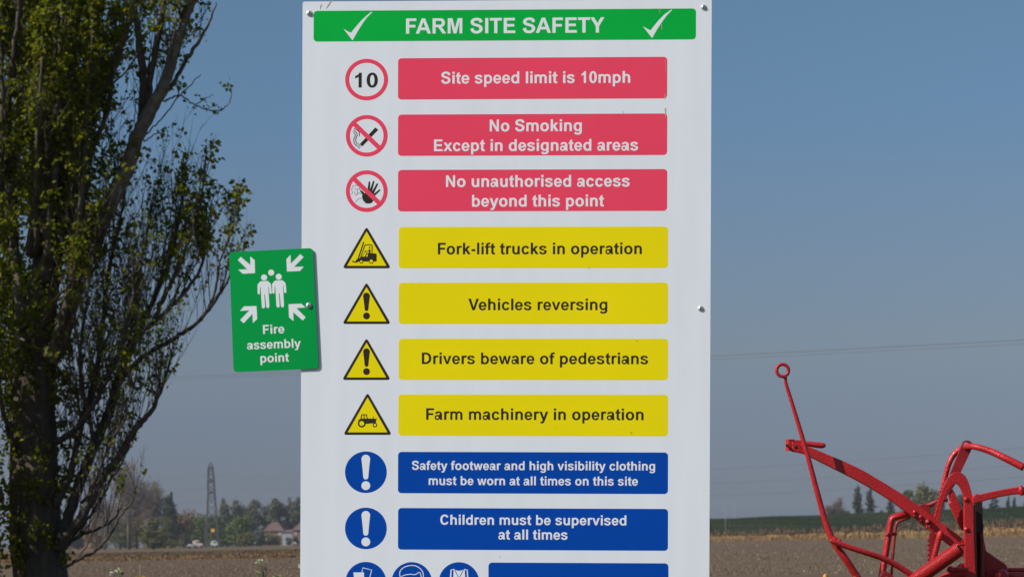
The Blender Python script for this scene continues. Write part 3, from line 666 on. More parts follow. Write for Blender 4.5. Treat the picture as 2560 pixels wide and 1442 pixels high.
# beam
top = [(1980, 1104), (1998, 1108.5), (2015, 1113.5), (2037, 1121.5), (2076, 1138), (2115, 1154.5), (2154, 1173), (2193, 1195.5), (2232, 1219), (2271, 1244.5), (2310, 1273), (2348, 1301), (2388, 1330.5), (2410, 1348), (2440, 1372)]
low = [(2440, 1414), (2410, 1391), (2388, 1373), (2348, 1342), (2310, 1314), (2271, 1283), (2232, 1254.5), (2193, 1229), (2154, 1206.5), (2115, 1186), (2076, 1166.5), (2037, 1147), (2015, 1136), (1998, 1131), (1980, 1128)]
beam = plate('beam', spline(top, 3) + spline(low, 3), PD, 0.022, bevel=0.003)
hk = spline([(1986, .004), (1971, .002), (1965, .010), (1964, .024), (1968, .038), (1982, .044), (2006, .044)], 6)
m = MB(); th_ = 0.0062
for i in range(len(hk) - 1):
    pass
ring4 = []
for i, (x, d) in enumerate(hk):
    a_, b_ = hk[max(0, i - 1)], hk[min(len(hk) - 1, i + 1)]
    tx, td = (b_[0] - a_[0]) * PP, b_[1] - a_[1]
    l_ = math.hypot(tx, td); nx, nd = td / l_ * th_ / PP, -tx / l_ * th_
    yt_, yb_ = 1097.5 + max(0, d - .02) * 90, 1127 - max(0, d - .02) * 260
    ring4.append([P(x, yt_, PD + d), P(x + nx, yt_, PD + d - nd * -1), P(x + nx, yb_, PD + d + nd), P(x, yb_, PD + d)])
for r0, r1 in zip(ring4, ring4[1:]):
    for j in range(4): m.face([r0[j], r0[(j + 1) % 4], r1[(j + 1) % 4], r1[j]])
m.face(ring4[0][::-1]); m.face(ring4[-1])
m.build('hook', M_paint, beam, False, origin=plough.location)
prod('pin', [(1975, 1104, .046), (1995, 1106, .048), (2020, 1109, .05), (2045, 1112, .05), (2058, 1113, .05), (2064, 1113, .05)], [12, 12, 13.5, 15, 14, 6], parent=beam)
for x, y, r in ((1989, 1117, 3.6), (1966.5, 1112, 2.6)):
    m = MB(); m.tube([P(x, y, PD - .0012 if x > 1980 else PD - .0175), P(x, y, PD + .012)], r * PP, 14)
    m.build('hole', M_hole, beam, True, origin=plough.location)
for x, y in ((2287, 1279), (2302, 1291)):
    rivet(x, y, 5.0, PD - .004, beam)
    m = MB(); m.tube([P(x + 1, y + 9, PD - .0015), P(x + 1.5, y + 13, PD - .0015)], 4 * PP, 10); m.build('hole', M_hole, beam, True, origin=plough.location)
m = MB()
m.tube([P(2320, 1304, PD + .005), P(2320, 1304, PD - .013)], 8 * PP, 6); m.tube([P(2320, 1304, PD - .012), P(2321, 1304, PD - .026)], 4 * PP, 10)
m.tube([P(2318, 1312, PD - .02), P(2316, 1322, PD - .02)], 2.2 * PP, 6); m.tube([P(2323, 1312, PD - .02), P(2324, 1319, PD - .02)], 2.2 * PP, 6)
m.build('nut', M_dark, beam, True, origin=plough.location)
# quadrant arch
o_l = [(2336, 1291), (2341, 1268), (2347, 1246), (2355, 1224), (2364, 1204), (2374, 1189), (2385, 1180.5), (2395, 1179), (2405, 1182), (2415, 1191), (2422, 1206), (2428, 1226), (2432, 1246), (2434, 1290), (2435, 1340), (2437, 1390), (2440, 1442), (2446, 1530)]
i_l = [(2416, 1530), (2414, 1442), (2412, 1380), (2411, 1330), (2410, 1290), (2411, 1256), (2407, 1232), (2401, 1217), (2393, 1209), (2385, 1209.5), (2376, 1218), (2368, 1232), (2360, 1252), (2354, 1274), (2350, 1298), (2345, 1306)]
arch = plate('quadrant', spline(o_l, 3) + spline(i_l, 3), PD - .035, 0.016, bevel=0.003)
for x, y in ((2415, 1247), (2416, 1322)): rivet(x, y, 6.2, PD - .036, arch)
m = MB()
for k in range(11):
    t = k / 10
    x = 2368 - 32 * t - 4 * math.sin(math.pi * t); y = 1195 + 84 * t
    m.box(P(x, y, PD - .027), 5 * PP, .012, 4 * PP, M=Matrix.Rotation(R(20), 3, 'Y'))
m.build('tooth', M_dark, arch, False, origin=plough.location)
# upper hand lever with the rod through its eye
eye_c = [(2407, 1098), (2413, 1100.5), (2420, 1101), (2428, 1104), (2432, 1110), (2433, 1118), (2429, 1127), (2423, 1138), (2412, 1158), (2402, 1178), (2380, 1222), (2363, 1250), (2340, 1250), (2360, 1216), (2374, 1186), (2386, 1158), (2396, 1134), (2404, 1112)]
eye_o = [(2408, 1103), (2413, 1100), (2421, 1100), (2429, 1104), (2433, 1112), (2430, 1121), (2417, 1149), (2402, 1180), (2386, 1214), (2368, 1240), (2356, 1240), (2368, 1205), (2378, 1178), (2390, 1148), (2401, 1120)]
hl = plate('hand_lever', eye_o, PD + .01, .012, M_dark, holes=[ell(2416.5, 1112, 8.5, 7.2, 20)], bevel=.002)
prod('rod', [(2345, 1265, .055), (2354, 1235, .055), (2362, 1196, .055), (2372, 1160, .052), (2384, 1137, .052), (2398, 1124, .048), (2409, 1118, .034), (2418, 1116, -.004), (2440, 1116.5, -.04), (2475, 1127, -.06), (2510, 1143, -.08), (2560, 1168, -.1), (2640, 1208, -.12)], [13, 13, 13.5, 14, 14.5, 15, 15, 15, 16, 17, 18, 19])
# link inside the arch
plate('strut', [(2375, 1222), (2381, 1221), (2386, 1228), (2402, 1263), (2414, 1300), (2414, 1325), (2406, 1326), (2400, 1318), (2386, 1288), (2373, 1262), (2372, 1256), (2376, 1254), (2373, 1240)], PD + .012, .014, bevel=.003)
prod('cross_rod', [(2306, 1268, .06), (2325, 1261, .055), (2345, 1253, .05), (2368, 1246, .05)], [12, 13, 13.5, 13], mt=M_dark)
plate('bracket', [(2298, 1262), (2306, 1258), (2322, 1260), (2326, 1268), (2326, 1280), (2338, 1289), (2330, 1292), (2302, 1272)], PD + .035, .02, M_dark)
# short arm to the right
arm = plate('arm', spline([(2431, 1245), (2437, 1237), (2443, 1233), (2450, 1235), (2480, 1228), (2510, 1222), (2540, 1217), (2552, 1216), (2562, 1217)], 3) + spline([(2562, 1236), (2545, 1235), (2520, 1238), (2490, 1244), (2455, 1253), (2433, 1259)], 3), PD - .06, .022, bevel=.003)
prod('knob', [(2551, 1214, -.06), (2553, 1226, -.062), (2556, 1237, -.06)], [10, 13, 10], parent=arm)
# posts right of the arch
plate('shade_wall', [(2434, 1262), (2439, 1258), (2440, 1340), (2443, 1442), (2449, 1540), (2444, 1540), (2439, 1442), (2435, 1340)], PD - .019, .14, bevel=.001)  # added deep wall that keeps the sun out of the recess beside it
plate('post', [(2438, 1255), (2456, 1252), (2457, 1290), (2460, 1340), (2463, 1400), (2465, 1442), (2470, 1540), (2447, 1540), (2442, 1442), (2439, 1340)], PD + .085, .02, M_recess_shade, bevel=.002)
plate('side_plate', [(2442, 1258), (2450, 1256), (2453, 1290), (2456, 1320), (2462, 1356), (2466, 1376), (2490, 1393), (2516, 1410), (2521, 1425), (2524, 1442), (2530, 1540), (2462, 1540), (2456, 1442), (2449, 1340)], PD + .10, .02, bevel=.003)
plate('flange', [(2455, 1330), (2459, 1328), (2461, 1372), (2463, 1442), (2466, 1540), (2461, 1540), (2457, 1442)], PD + .035, .05, bevel=.003)
hub = MB(); hub.tube([P(2503, 1440, PD + .105), P(2503, 1440, PD + .05), P(2503, 1440, PD + .03)], [19 * PP, 19 * PP, 15 * PP], 24); hub.tube([P(2493, 1440, PD + .035), P(2493, 1440, PD + .005)], 11 * PP, 20)
hub.build('hub', M_paint, plough, True, origin=plough.location)
prod('axle', [(2500, 1424, .14), (2560, 1424, .14), (2700, 1424, .14)], 12, n=0, mt=M_paint)
prod('axle', [(2510, 1440, .13), (2560, 1440, .13), (2700, 1440, .13)], 20, n=0, mt=M_paint)
# springs
def spring(name, a, b, r, pitch, wire, D0, D1, mt=M_paint):
    A, B = P(a[0], a[1], D0), P(b[0], b[1], D1)
    ax = (B - A); ln = ax.length; ax.normalize()
    e1 = ax.orthogonal().normalized(); e2 = ax.cross(e1)
    turns = ln / (pitch * PP)
    n = int(turns * 12)
    pts = [A + ax * (ln * k / n) + (e1 * math.cos(2 * math.pi * turns * k / n) + e2 * math.sin(2 * math.pi * turns * k / n)) * (r - wire / 2) * PP for k in range(n + 1)]
    m = MB(); m.tube(pts, wire * PP / 2, 6)
    m.tube([A + ax * 0.012, B], (r - wire) * PP, 14)
    return m.build(name, mt, plough, True, origin=plough.location)
sp = spring('coil_spring', (2399, 1371), (2230, 1490), 19, 3.6, 3.7, PD - .105, PD - .035)
pend = MB()
A_ = P(2399, 1371, PD - .105); B_ = P(2378, 1386, PD - .096)
pend.tube([A_ + (A_ - B_) * 0.10, A_ - (A_ - B_) * 0.02], 14 * PP, 20)
pend.build('spring_mouth', M_hole, sp, True, origin=plough.location)
prod('spring_lip', [(2389, 1363, -.115), (2399, 1361, -.118), (2411, 1361, -.11)], 5, parent=sp)
spring('coil_spring', (2349, 1338), (2329, 1415), 8.5, 4.2, 4.3, PD - .012, PD - .012)
prod('spring_cap', [(2348, 1345, -.012), (2351, 1332, -.012), (2352, 1326, -.012)], [17, 16.5, 10])
tooth = [(2324, 1331), (2333, 1333), (2340, 1338), (2336, 1370), (2330, 1412), (2322, 1412)]
tp = [(2324, 1331)]
for k in range(6):
    y = 1345 + k * 12
    tp += [(2323, y), (2318.5, y + 3), (2318.5, y + 6), (2323, y + 8)]
plate('toothed_bar', tp + [(2322, 1425), (2332, 1425), (2338, 1372), (2341, 1338), (2332, 1332)], PD + .004, .01, M_dark, bevel=.001)
# bent frame bar and its thin companion
prod('frame_bar', [(2300, 1276, .04), (2270, 1285, .03), (2248, 1289, .02), (2232, 1294, .02), (2227, 1304, .02), (2221, 1340, .02), (2213, 1390, .02), (2204, 1442, .02), (2192, 1520, .02)], [19, 18.5, 18, 17, 17, 17, 17, 17.5, 18], n=4, sides=4)
prod('thin_rod', [(2275, 1293, .05), (2252, 1301, .05), (2242, 1308, .05), (2238, 1330, .05), (2233, 1380, .05), (2228, 1442, .05), (2222, 1520, .05)], 7, n=4, mt=M_dark)
m = MB(); m.tube([P(2231, 1334, PD + .035), P(2240, 1334, PD + .045)], 4.5 * PP, 10); m.tube([P(2216, 1335, PD + .01), P(2222, 1335, PD + .01)], 4 * PP, 10)
m.build('clip', M_dark, plough, True, origin=plough.location)
plate('eye_plate', roundpoly([(2196, 1448), (2206, 1430), (2216, 1427), (2226, 1432), (2246, 1452), (2250, 1500), (2196, 1500)], 7), PD - .02, .018, M_dark, holes=[ell(2217, 1445, 5.5, n=20)], bevel=.002)
prod('bolt', [(2372, 1422, -.05), (2392, 1422, -.05), (2420, 1423, -.045)], [11, 11, 11], n=0)
rivet(2376, 1423, 9, PD - .055)
prod('tie_bar', [(2350, 1452, -.03), (2380, 1436, -.03), (2420, 1430, -.02)], [24, 24, 24], n=3)
prod('bracket_rod', [(2393, 1424, .02), (2402, 1414, .02), (2411, 1412, .02)], [14, 12, 10], n=3, mt=M_dark)
# running gear below the picture
prod('base_beam', [(2120, 1640, .05), (2560, 1640, .05), (2900, 1640, .05)], 46, n=0, sides=4)
for x in (2200, 2430, 2700):
    prod('leg', [(x, 1500, .05), (x, 1900, .05), (x, CY + 0.95 / PP - 4, .05)], 34, n=0, sides=4)
prod('cross_rod', [(2222, 1520, .03), (2430, 1530, .03), (2600, 1530, .05)], 22, n=0)
# yellow worn pegs showing at the bottom
for x, y, r, lab in ((2063.5, 1433, 6.3, 'worn yellow peg standing apart between board and plough lever'), (2136.5, 1440, 5.6, 'worn yellow peg just in front of the red plough lever')):
    p = P(x, y, PD - .35)
    m = MB()
    k = (PD - .35) / F
    m.tube([Vector((p.x, p.y, 0)), Vector((p.x, p.y, p.z * 0.6)), p + Vector((0, 0, -22 * k)), p + Vector((0, 0, -9 * k)), p + Vector((0, 0, -3 * k)), p], [r * k * 1.1, r * k * 1.1, r * k, r * k * 1.08, r * k * 0.85, r * k * 0.35], 14)
    o = m.build('peg', M_yw, None, True, origin=(p.x, p.y, 0))
    tag(o, lab, 'peg', 'yellow pegs by the plough')

# ------------------------------------------------------------------ land
M_soil = mat('soil', (0.132, 0.095, 0.066), 0.95, col2=(0.114, 0.082, 0.058), scale=0.35, bump=0.03, bscale=3, spec=0.03)
M_clod = mat('clod', (0.15, 0.115, 0.09), 0.95, rnd=[(0.082, 0.060, 0.042), (0.112, 0.082, 0.057), (0.132, 0.097, 0.068), (0.152, 0.115, 0.085), (0.26, 0.21, 0.17)], spec=0.03)
M_ground = mat('rough_ground', (0.135, 0.092, 0.058), 0.95, col2=(0.11, 0.085, 0.048), scale=0.08, spec=0.03)
M_straw = mat('straw', (0.3, 0.2, 0.1), 0.9, rnd=[(0.13, 0.09, 0.055), (0.20, 0.13, 0.07), (0.30, 0.185, 0.085), (0.36, 0.22, 0.095), (0.46, 0.30, 0.14)], spec=0.03)
M_stub = mat('stubble', (0.2, 0.13, 0.08), 0.9, rnd=[(0.10, 0.070, 0.046), (0.14, 0.096, 0.062), (0.18, 0.12, 0.074)], spec=0.03)
M_bank = mat('bank_grass', (0.029, 0.042, 0.027), 0.95, col2=(0.052, 0.064, 0.040), scale=0.12, streak=(0.4, 1, 1), spec=0.03)
M_blade = mat('bank_blade', (0.06, 0.09, 0.035), 0.9, rnd=[(0.022, 0.034, 0.020), (0.036, 0.053, 0.030), (0.058, 0.076, 0.042), (0.095, 0.10, 0.055)], spec=0.03)
M_verge = mat('verge', (0.07, 0.09, 0.035), 0.95, col2=(0.11, 0.11, 0.05), scale=2.5, spec=0.03)
GX, GY = 1400, 2400
def sheet(name, pts, z, mt):
    m = MB(); m.face([Vector((x, y, z)) for x, y in pts])
    return tag(m.build(name, mt), kind='structure')
sheet('ground', [(-GX, -60), (GX, -60), (GX, GY), (-GX, GY)], 0.0, M_ground)
# far edge of the ploughed field: (photo x, metres away)
edge = [(-5200, 150), (-900, 147), (170, 146), (750, 150), (1100, 190), (1450, 265), (1780, 330), (2200, 322), (2560, 300), (3400, 270), (6500, 240)]
def gx(px, D): return (px - CX) / F * D
fe = [(gx(px, D), D) for px, D in edge]
sheet('field', [(fe[0][0], 12)] + [(fe[-1][0], 12)] + fe[::-1], 0.006, M_soil)
sheet('verge', [(-60, -20), (60, -20), (60, 12.2), (-60, 12.2)], 0.012, M_verge)
def edge_D(px):
    for (a, da), (b, db) in zip(edge, edge[1:]):
        if a <= px <= b: return da + (db - da) * (px - a) / (b - a)
    return 150
rng = random.Random(11)
m = MB()
for side in range(2):
    for k in range(38000):
        px = rng.uniform(100, 800) if side == 0 else rng.uniform(1740, 2600)
        De = edge_D(px)
        u = rng.random()
        D = 1 / (1 / 55.0 + (1 / De - 1 / 55.0) * u)
        x = gx(px, D)
        s = rng.choice((0.012, 0.018, 0.02, 0.025, 0.035, 0.055)) * (0.7 + 0.5 * D / 120)
        hgt = s * rng.uniform(0.6, 1.1)
        v = rng.random()
        v = v * 0.72 if rng.random() < 0.965 else rng.uniform(.8, 1.0)
        a = rng.uniform(0, 6.28); ca, sa = math.cos(a) * s, math.sin(a) * s
        b = [Vector((x + ca, D + sa, 0)), Vector((x - sa, D + ca, 0)), Vector((x - ca, D - sa, 0)), Vector((x + sa, D - ca, 0))]
        t = Vector((x + rng.uniform(-.3, .3) * s, D, hgt))
        for i in range(4): m.face([b[i], b[(i + 1) % 4], t], v)
o = m.build('soil_clods', M_clod); tag(o, 'brown clods strewn over the ploughed field', 'soil', kind='stuff')
# dry grass strip along the field edge
def blades(m, n, px0, px1, d0, d1, h0, h1, wd, v0, v1, zf=None, ragged=True):
    for k in range(n):
        px = rng.uniform(px0, px1); D = edge_D(px) + rng.uniform(d0, d1)
        x = gx(px, D); z = zf(px, D) if zf else 0
        h = rng.uniform(h0, h1) * (min(1.05, max(.6, .62 + .4 * (px - 1780) / 780)) if px > 1500 else 1) * (0.75 + 0.55 * mnoise.noise(Vector((px * .035, D * .3, 0))) if ragged else 1)
        a = rng.uniform(-0.35, 0.35)
        w = wd * rng.uniform(.6, 1.4)
        m.face([Vector((x - w, D, z)), Vector((x + w, D, z)), Vector((x + w * .4 + a * h, D + rng.uniform(-.1, .1), z + h)), Vector((x - w * .4 + a * h, D, z + h * .96))], rng.uniform(v0, v1))
m = MB()
blades(m, 2500, 860, 1700, 0.3, 10, 0.2, .9, 0.1, 0.1, .9)
blades(m, 1500, -1500, -60, 0.3, 9, 0.1, .34, 0.1, 0.0, .8)
blades(m, 2500, 2640, 3600, 0.3, 10, 0.45, 1.3, 0.12, 0.2, 1.0)
blades(m, 14000, -60, 860, 0.3, 9, 0.06, 0.32, 0.035, 0.0, .8)
blades(m, 26000, 1700, 2640, 0.3, 10, 0.45, 1.35, 0.06, 0.25, 1.0)
tag(m.build('dry_grass', M_straw), 'strip of straw-coloured dry grass along the field edge', 'grass', kind='stuff')
m = MB()
blades(m, 2500, 2640, 3600, 10, 26, 1.0, 2.2, .12, 0, 1)
blades(m, 2500, 900, 1700, 10, 26, .7, 1.7, .12, 0, 1)
blades(m, 16000, 1700, 2640, 10, 26, 1.35, 2.5, 0.07, 0.0, 1.0)
blades(m, 6000, -60, 900, 10, 160, 0.06, 0.26, 0.06, 0.0, 1.0)
tag(m.build('dry_reeds', M_stub), 'grey-brown dry reeds behind the straw strip', 'reeds', kind='stuff')
# flood bank on the right
def bank_h(px): return 3.12 + .72 * min(1.6, max(0, (px - 1780) / 780)) + 0.06 * math.sin(px * .03)
m = MB()
pxs = [1000 + 30 * k for k in range(0, 130)]
rows = []
for px in pxs:
    D0 = edge_D(px) + 26
    hh = bank_h(px)
    taper = min(1, max(0, (px - 1000) / 260))
    rows.append([(gx(px, D0 + dd), D0 + dd, hh * f * taper) for dd, f in ((0, 0.0), (3, .22), (7, .55), (11, .86), (13, .97), (15, 1.0), (19, 1.0), (32, 0.0))])
for r0, r1 in zip(rows, rows[1:]):
    for i in range(7):
        m.face([Vector(r0[i]), Vector(r1[i]), Vector(r1[i + 1]), Vector(r0[i + 1])])
tag(m.build('bank', M_bank, smooth=True), kind='structure')
m = MB()
def bz(px, dd):
    tab = ((0, 0.0), (3, .22), (7, .55), (11, .86), (13, .97), (15, 1.0), (19, 1.0))
    for (a, fa), (b, fb) in zip(tab, tab[1:]):
        if a <= dd <= b: return (fa + (fb - fa) * (dd - a) / (b - a)) * bank_h(px)
    return bank_h(px)
for k in range(34000):
    px = rng.uniform(1730, 2620) if k < 26000 else rng.uniform(1270, 3500); dd = rng.uniform(0, 19)
    D = edge_D(px) + 26 + dd; x = gx(px, D); z = bz(px, dd) - .02
    h = rng.uniform(.15, .42); wq = rng.uniform(.06, .16); a = rng.uniform(-.3, .3)
    n = 0.5 + 0.5 * math.sin(px * 0.017 + dd * 1.3) * math.sin(dd * 0.9 + px * 0.005)
    m.face([Vector((x - wq, D, z)), Vector((x + wq, D, z)), Vector((x + a * h, D, z + h))], min(1, max(0, 0.55 * n + rng.uniform(0, .5))))
tag(m.build('bank_grass', M_blade), 'rough green grass growing over the flood bank', 'grass', kind='stuff')
m2 = None
# near verge grass, below the picture
m = MB()
for k in range(9000):
    x, y = rng.uniform(-7, 7), rng.uniform(3.5, 12)
    h = rng.uniform(.05, .16); wq = .006; a = rng.uniform(-.5, .5); b = rng.uniform(-.3, .3)
    m.face([Vector((x - wq, y, 0.012)), Vector((x + wq, y, 0.012)), Vector((x + a * h, y + b * h, h))], rng.random())
tag(m.build('verge_grass', M_blade), 'short green grass of the near verge', 'grass', kind='stuff')
# ------------------------------------------------------------------ distant trees
def lf(name, a, b, c, tr=0.15): return mat(name, a, 0.85, rnd=[a, b, c], trans=tr)
M_lf = {
 'olive': lf('leaf_olive', (0.065, 0.066, 0.018), (0.12, 0.115, 0.03), (0.18, 0.165, 0.045)),
 'dark': lf('leaf_dark', (0.022, 0.032, 0.015), (0.042, 0.056, 0.024), (0.068, 0.082, 0.036)),
 'green': lf('leaf_green', (0.048, 0.072, 0.014), (0.088, 0.125, 0.024), (0.135, 0.18, 0.035)),
 'brown': lf('leaf_brown', (0.095, 0.060, 0.026), (0.165, 0.105, 0.042), (0.23, 0.145, 0.055)),
 'pale': lf('leaf_pale', (0.075, 0.076, 0.046), (0.12, 0.118, 0.070), (0.165, 0.158, 0.095)),
}
M_twig = mat('bare_twig', (0.16, 0.125, 0.10), 0.9, rnd=[(0.10, 0.08, 0.062), (0.15, 0.12, 0.095), (0.20, 0.16, 0.13)])
M_btrunk = mat('far_trunk', (0.07, 0.055, 0.04), 0.9, var=.3, scale=2)

def leafy(name, px, ytop, wpx, D, kind, label, cat='tree', shape='round', n=1500, leaf=0.42, group=None, seed=0, gap=0.0, ybase=None):
    rg = random.Random(seed * 77 + int(px))
    k = D / F
    base = P(px, CY, D); base.z = 0
    topz = P(px, ytop, D).z
    hh = topz; rw = wpx * k / 2
    root = empty(name, base, label, cat, group)
    t = MB()
    lean = rg.uniform(-.03, .03) * hh
    t.tube([base, base + Vector((lean * .3, 0, hh * .35)), base + Vector((lean, 0, hh * .85))], [0.035 * hh, 0.026 * hh, 0.006 * hh], 7)
    lobes = []
    if shape == 'round':
        nl = 15
        for i in range(nl):
            a = rg.uniform(0, 6.28); rr = rw * rg.uniform(.15, .68); zz = rg.uniform(.07, .86)
            rad = rw * rg.uniform(.28, .50)
            wz = math.sqrt(max(.05, 1 - ((zz - .5) / .55) ** 2))
            lobes.append((Vector((math.cos(a) * rr * wz, math.sin(a) * rr * wz, zz * hh)), rad, rad * rg.uniform(.8, 1.2)))
        lobes.append((Vector((0, 0, hh - rw * .35)), rw * .38, rw * .35))
    elif shape == 'column':
        for i in range(14):
            f = i / 13
            prof = (0.6 + .4 * min(1, f / .25)) * (1 - max(0, (f - .6) / .4) ** 2 * .62)
            lobes.append((Vector((rg.uniform(-.25, .25) * rw, rg.uniform(-.25, .25) * rw, (.08 + .86 * f) * hh)), rw * prof * .9, hh * .06))
    elif shape == 'cone':
        for i in range(14):
            f = i / 13
            prof = max(.10, (1 - f) ** .48) * min(1, .55 + f * 2)
            lobes.append((Vector((rg.uniform(-.12, .12) * rw, rg.uniform(-.12, .12) * rw, (.14 + .80 * f) * hh)), rw * prof, hh * .07))
    elif shape == 'tall':
        for i in range(18):
            f = rg.uniform(0, 1); a = rg.uniform(0, 6.28); rr = rw * rg.uniform(.1, .75)
            lobes.append((Vector((math.cos(a) * rr, math.sin(a) * rr, (.22 + .66 * f) * hh)), rw * rg.uniform(.38, .6), hh * rg.uniform(.07, .14)))
        lobes.append((Vector((rw * rg.uniform(-.3, .3), 0, hh * .945)), rw * .3, hh * .055))
    for c, a, b in lobes:      # a limb to each lobe
        z0 = base + Vector((lean * .4, 0, min(c.z * .55, hh * .6)))
        t.tube([z0, z0 + (base + c - z0) * .5 + Vector((0, 0, hh * .02)), base + c], [.010 * hh, .006 * hh, .002 * hh], 5)
    t.build('trunk', M_btrunk, root, True, origin=base)
    cr = MB()
    n = min(4600, int(6.2 * 2 * rw * hh * .75 * (1.1 if shape == 'tall' else 1) / leaf ** 2))
    tot = sum(a * a * b for _, a, b in lobes) ** 1
    for c, a, b in lobes:
        m_ = max(20, int(2.3 * n * (a * a * b) / tot * .5 + n * .5 / len(lobes)))
        tone = rg.uniform(-.22, .22)
        for q in range(m_):
            d = Vector((rg.gauss(0, 1), rg.gauss(0, 1), rg.gauss(0, 1))).normalized()
            rr = rg.uniform(.45, 1.05) if rg.random() > .12 else rg.uniform(1.0, 1.28)
            p = base + c + Vector((d.x * a * rr, d.y * a * rr, d.z * b * rr))
            if p.z < .3: continue
            s = leaf * rg.uniform(.7, 1.7)
            e1 = Vector((rg.gauss(0, 1), rg.gauss(0, 1), rg.gauss(0, 1))).normalized(); e2 = e1.orthogonal().normalized()
            cr.face([p - e1 * s * .5, p + e2 * s * .36, p + e1 * s * .5, p - e2 * s * .3], min(1, max(0, .45 + tone + rg.uniform(-.3, .3))))
    cr.build('crown', M_lf[kind], root, origin=base)
    return root

def bare(name, px, ytop, wpx, D, label, thick=1.0, seed=1, shape='vase', n1=13, group=None, dens=1.0):
    rg = random.Random(seed)
    k = D / F
    base = P(px, CY, D); base.z = 0
    hh = P(px, ytop, D).z; rw = wpx * k / 2
    root = empty(name, base, label, 'tree', group)
    t = MB()
    t.tube([base, base + Vector((0, 0, hh * .3)), base + Vector((.015 * hh, 0, hh * .55)), base + Vector((.01 * hh, 0, hh * .74))], [.022 * hh, .015 * hh, .008 * hh, .003 * hh], 7, val=.3)
    t.build('trunk', M_twig, root, True, origin=base)
    c = MB()
    def grow(p, d, L, r, lv):
        pts = [p]
        for i in range(4):
            d = (d + Vector((rg.gauss(0, .12), rg.gauss(0, .12), .07))).normalized()
            pts.append(pts[-1] + d * L / 4)
        c.tube(pts, [r, r * .85, r * .7, r * .55, r * .4], 4 if lv < 2 else 3, cap=False, val=rg.random())
        if lv < 3:
            for q in range(rg.choice((4, 5, 6)) if lv < 2 else 4):
                f = rg.uniform(.25, 1); i = min(3, int(f * 4))
                s = pts[i] + (pts[i + 1] - pts[i]) * (f * 4 - i)
                nd = (d + Vector((rg.gauss(0, .55), rg.gauss(0, .55), rg.gauss(.15, .4)))).normalized()
                grow(s, nd, L * rg.uniform(.42, .6), r * .52, lv + 1)
    cz, rz = (.60 * hh, .40 * hh) if shape == 'vase' else (.46 * hh, .54 * hh)
    ends = []
    for i in range(n1):
        z0 = rg.uniform(.14, .5) * hh
        a = i * 2.4 + rg.uniform(-.5, .5); fr = rg.uniform(.35, .95)
        u = rg.uniform(-.5, .95)
        e = base + Vector((math.cos(a) * rw * fr * math.sqrt(1 - u * u), math.sin(a) * rw * fr * math.sqrt(1 - u * u), cz + rz * fr * u))
        s = base + Vector((0, 0, min(z0, e.z * .8)))
        mid = s.lerp(e, .5) + Vector((rg.gauss(0, .04) * rw, 0, .06 * hh * rg.random()))
        c.tube([s, mid, e], [.0085 * hh * thick, .006 * hh * thick, .0022 * hh * thick], 4, cap=False, val=rg.uniform(.1, .5))
        ends.append((s, mid, e))
    nt_ = int(260 * n1 * max(.5, dens))
    for q in range(nt_):
        s, mid, e = rg.choice(ends)
        f = rg.uniform(.3, 1.0)
        p = (s.lerp(mid, f * 2) if f < .5 else mid.lerp(e, f * 2 - 1)) + Vector((rg.gauss(0, .13) * rw, rg.gauss(0, .13) * rw, rg.gauss(0, .05) * hh))
        r_ = p - base - Vector((0, 0, cz))
        if (r_.x ** 2 + r_.y ** 2) / rw ** 2 + (r_.z / rz) ** 2 > 1.0 + rg.uniform(-.2, .15): continue
        d = (Vector((r_.x / rw, r_.y / rw, .5 + r_.z / rz)) + Vector((rg.gauss(0, .5), rg.gauss(0, .5), rg.gauss(0, .4)))).normalized()
        L = rg.uniform(.6, 1.6) * (hh / 18) ** .5
        o = d.orthogonal().normalized() if abs(d.y) > .8 else d.cross(Vector((0, 1, 0))).normalized()
        o = o * .05
        c.face([p - o, p + o, p + d * L + o * .4, p + d * L - o * .4], rg.random())
    c.build('crown', M_twig, root, origin=base)
    return root

GL_ = 'trees at the far edge of the field'
GR_ = 'trees beyond the flood bank'
bare('bare_tree', 322, 1150, 130, 560, 'tall bare grey tree just right of the poplar trunk, tallest of the distant trees', thick=1.0, seed=3, group=GL_)
bare('bare_tree', 384, 1172, 84, 600, 'bare twiggy tree between the tallest bare tree and the dark conifer', thick=1.0, seed=8, group=GL_)
bare('bare_tree', 262, 1215, 90, 590, 'bare scrubby tree seen through the lower poplar branches', seed=21, group=GL_, thick=1.1)
leafy('conifer', 427, 1230, 58, 690, 'dark', 'dark green pointed conifer left of the pylon', 'tree', 'cone', 1500, .5, GL_, 1)
leafy('broadleaf_tree', 383, 1291, 75, 520, 'olive', 'olive green bush-like tree standing forward of the tree line under the conifer', 'tree', 'round', 1700, .38, GL_, 2)
leafy('broadleaf_tree', 459, 1279, 126, 740, 'brown', 'reddish brown budding tree left of the pylon', 'tree', 'round', 2000, .45, GL_, 3)
leafy('broadleaf_tree', 503, 1290, 102, 738, 'green', 'fresh green tree at the left foot of the pylon', 'tree', 'round', 1800, .42, GL_, 4)
leafy('broadleaf_tree', 568, 1284, 112, 762, 'dark', 'dark green tree close behind the right leg of the pylon', 'tree', 'round', 2000, .5, GL_, 5)
leafy('broadleaf_tree', 540, 1287, 90, 736, 'green', 'light-topped green tree seen through the pylon', 'tree', 'round', 1500, .45, GL_, 15)
leafy('broadleaf_tree', 601, 1290, 87, 650, 'green', 'bright green rounded tree right of the pylon', 'tree', 'round', 1800, .42, GL_, 6)
leafy('broadleaf_tree', 612, 1330, 53, 640, 'olive', 'low olive green bush below the bright green rounded tree', 'bush', 'round', 900, .35, None, 16)
leafy('poplar_tree', 556, 1245, 43, 820, 'pale', 'hazy pale poplar just right of the pylon top', 'tree', 'tall', 900, .5, GL_, 7)
leafy('poplar_tree', 592, 1249, 45, 820, 'pale', 'hazy pale poplar above the bright green rounded tree', 'tree', 'tall', 1100, .5, GL_, 8)
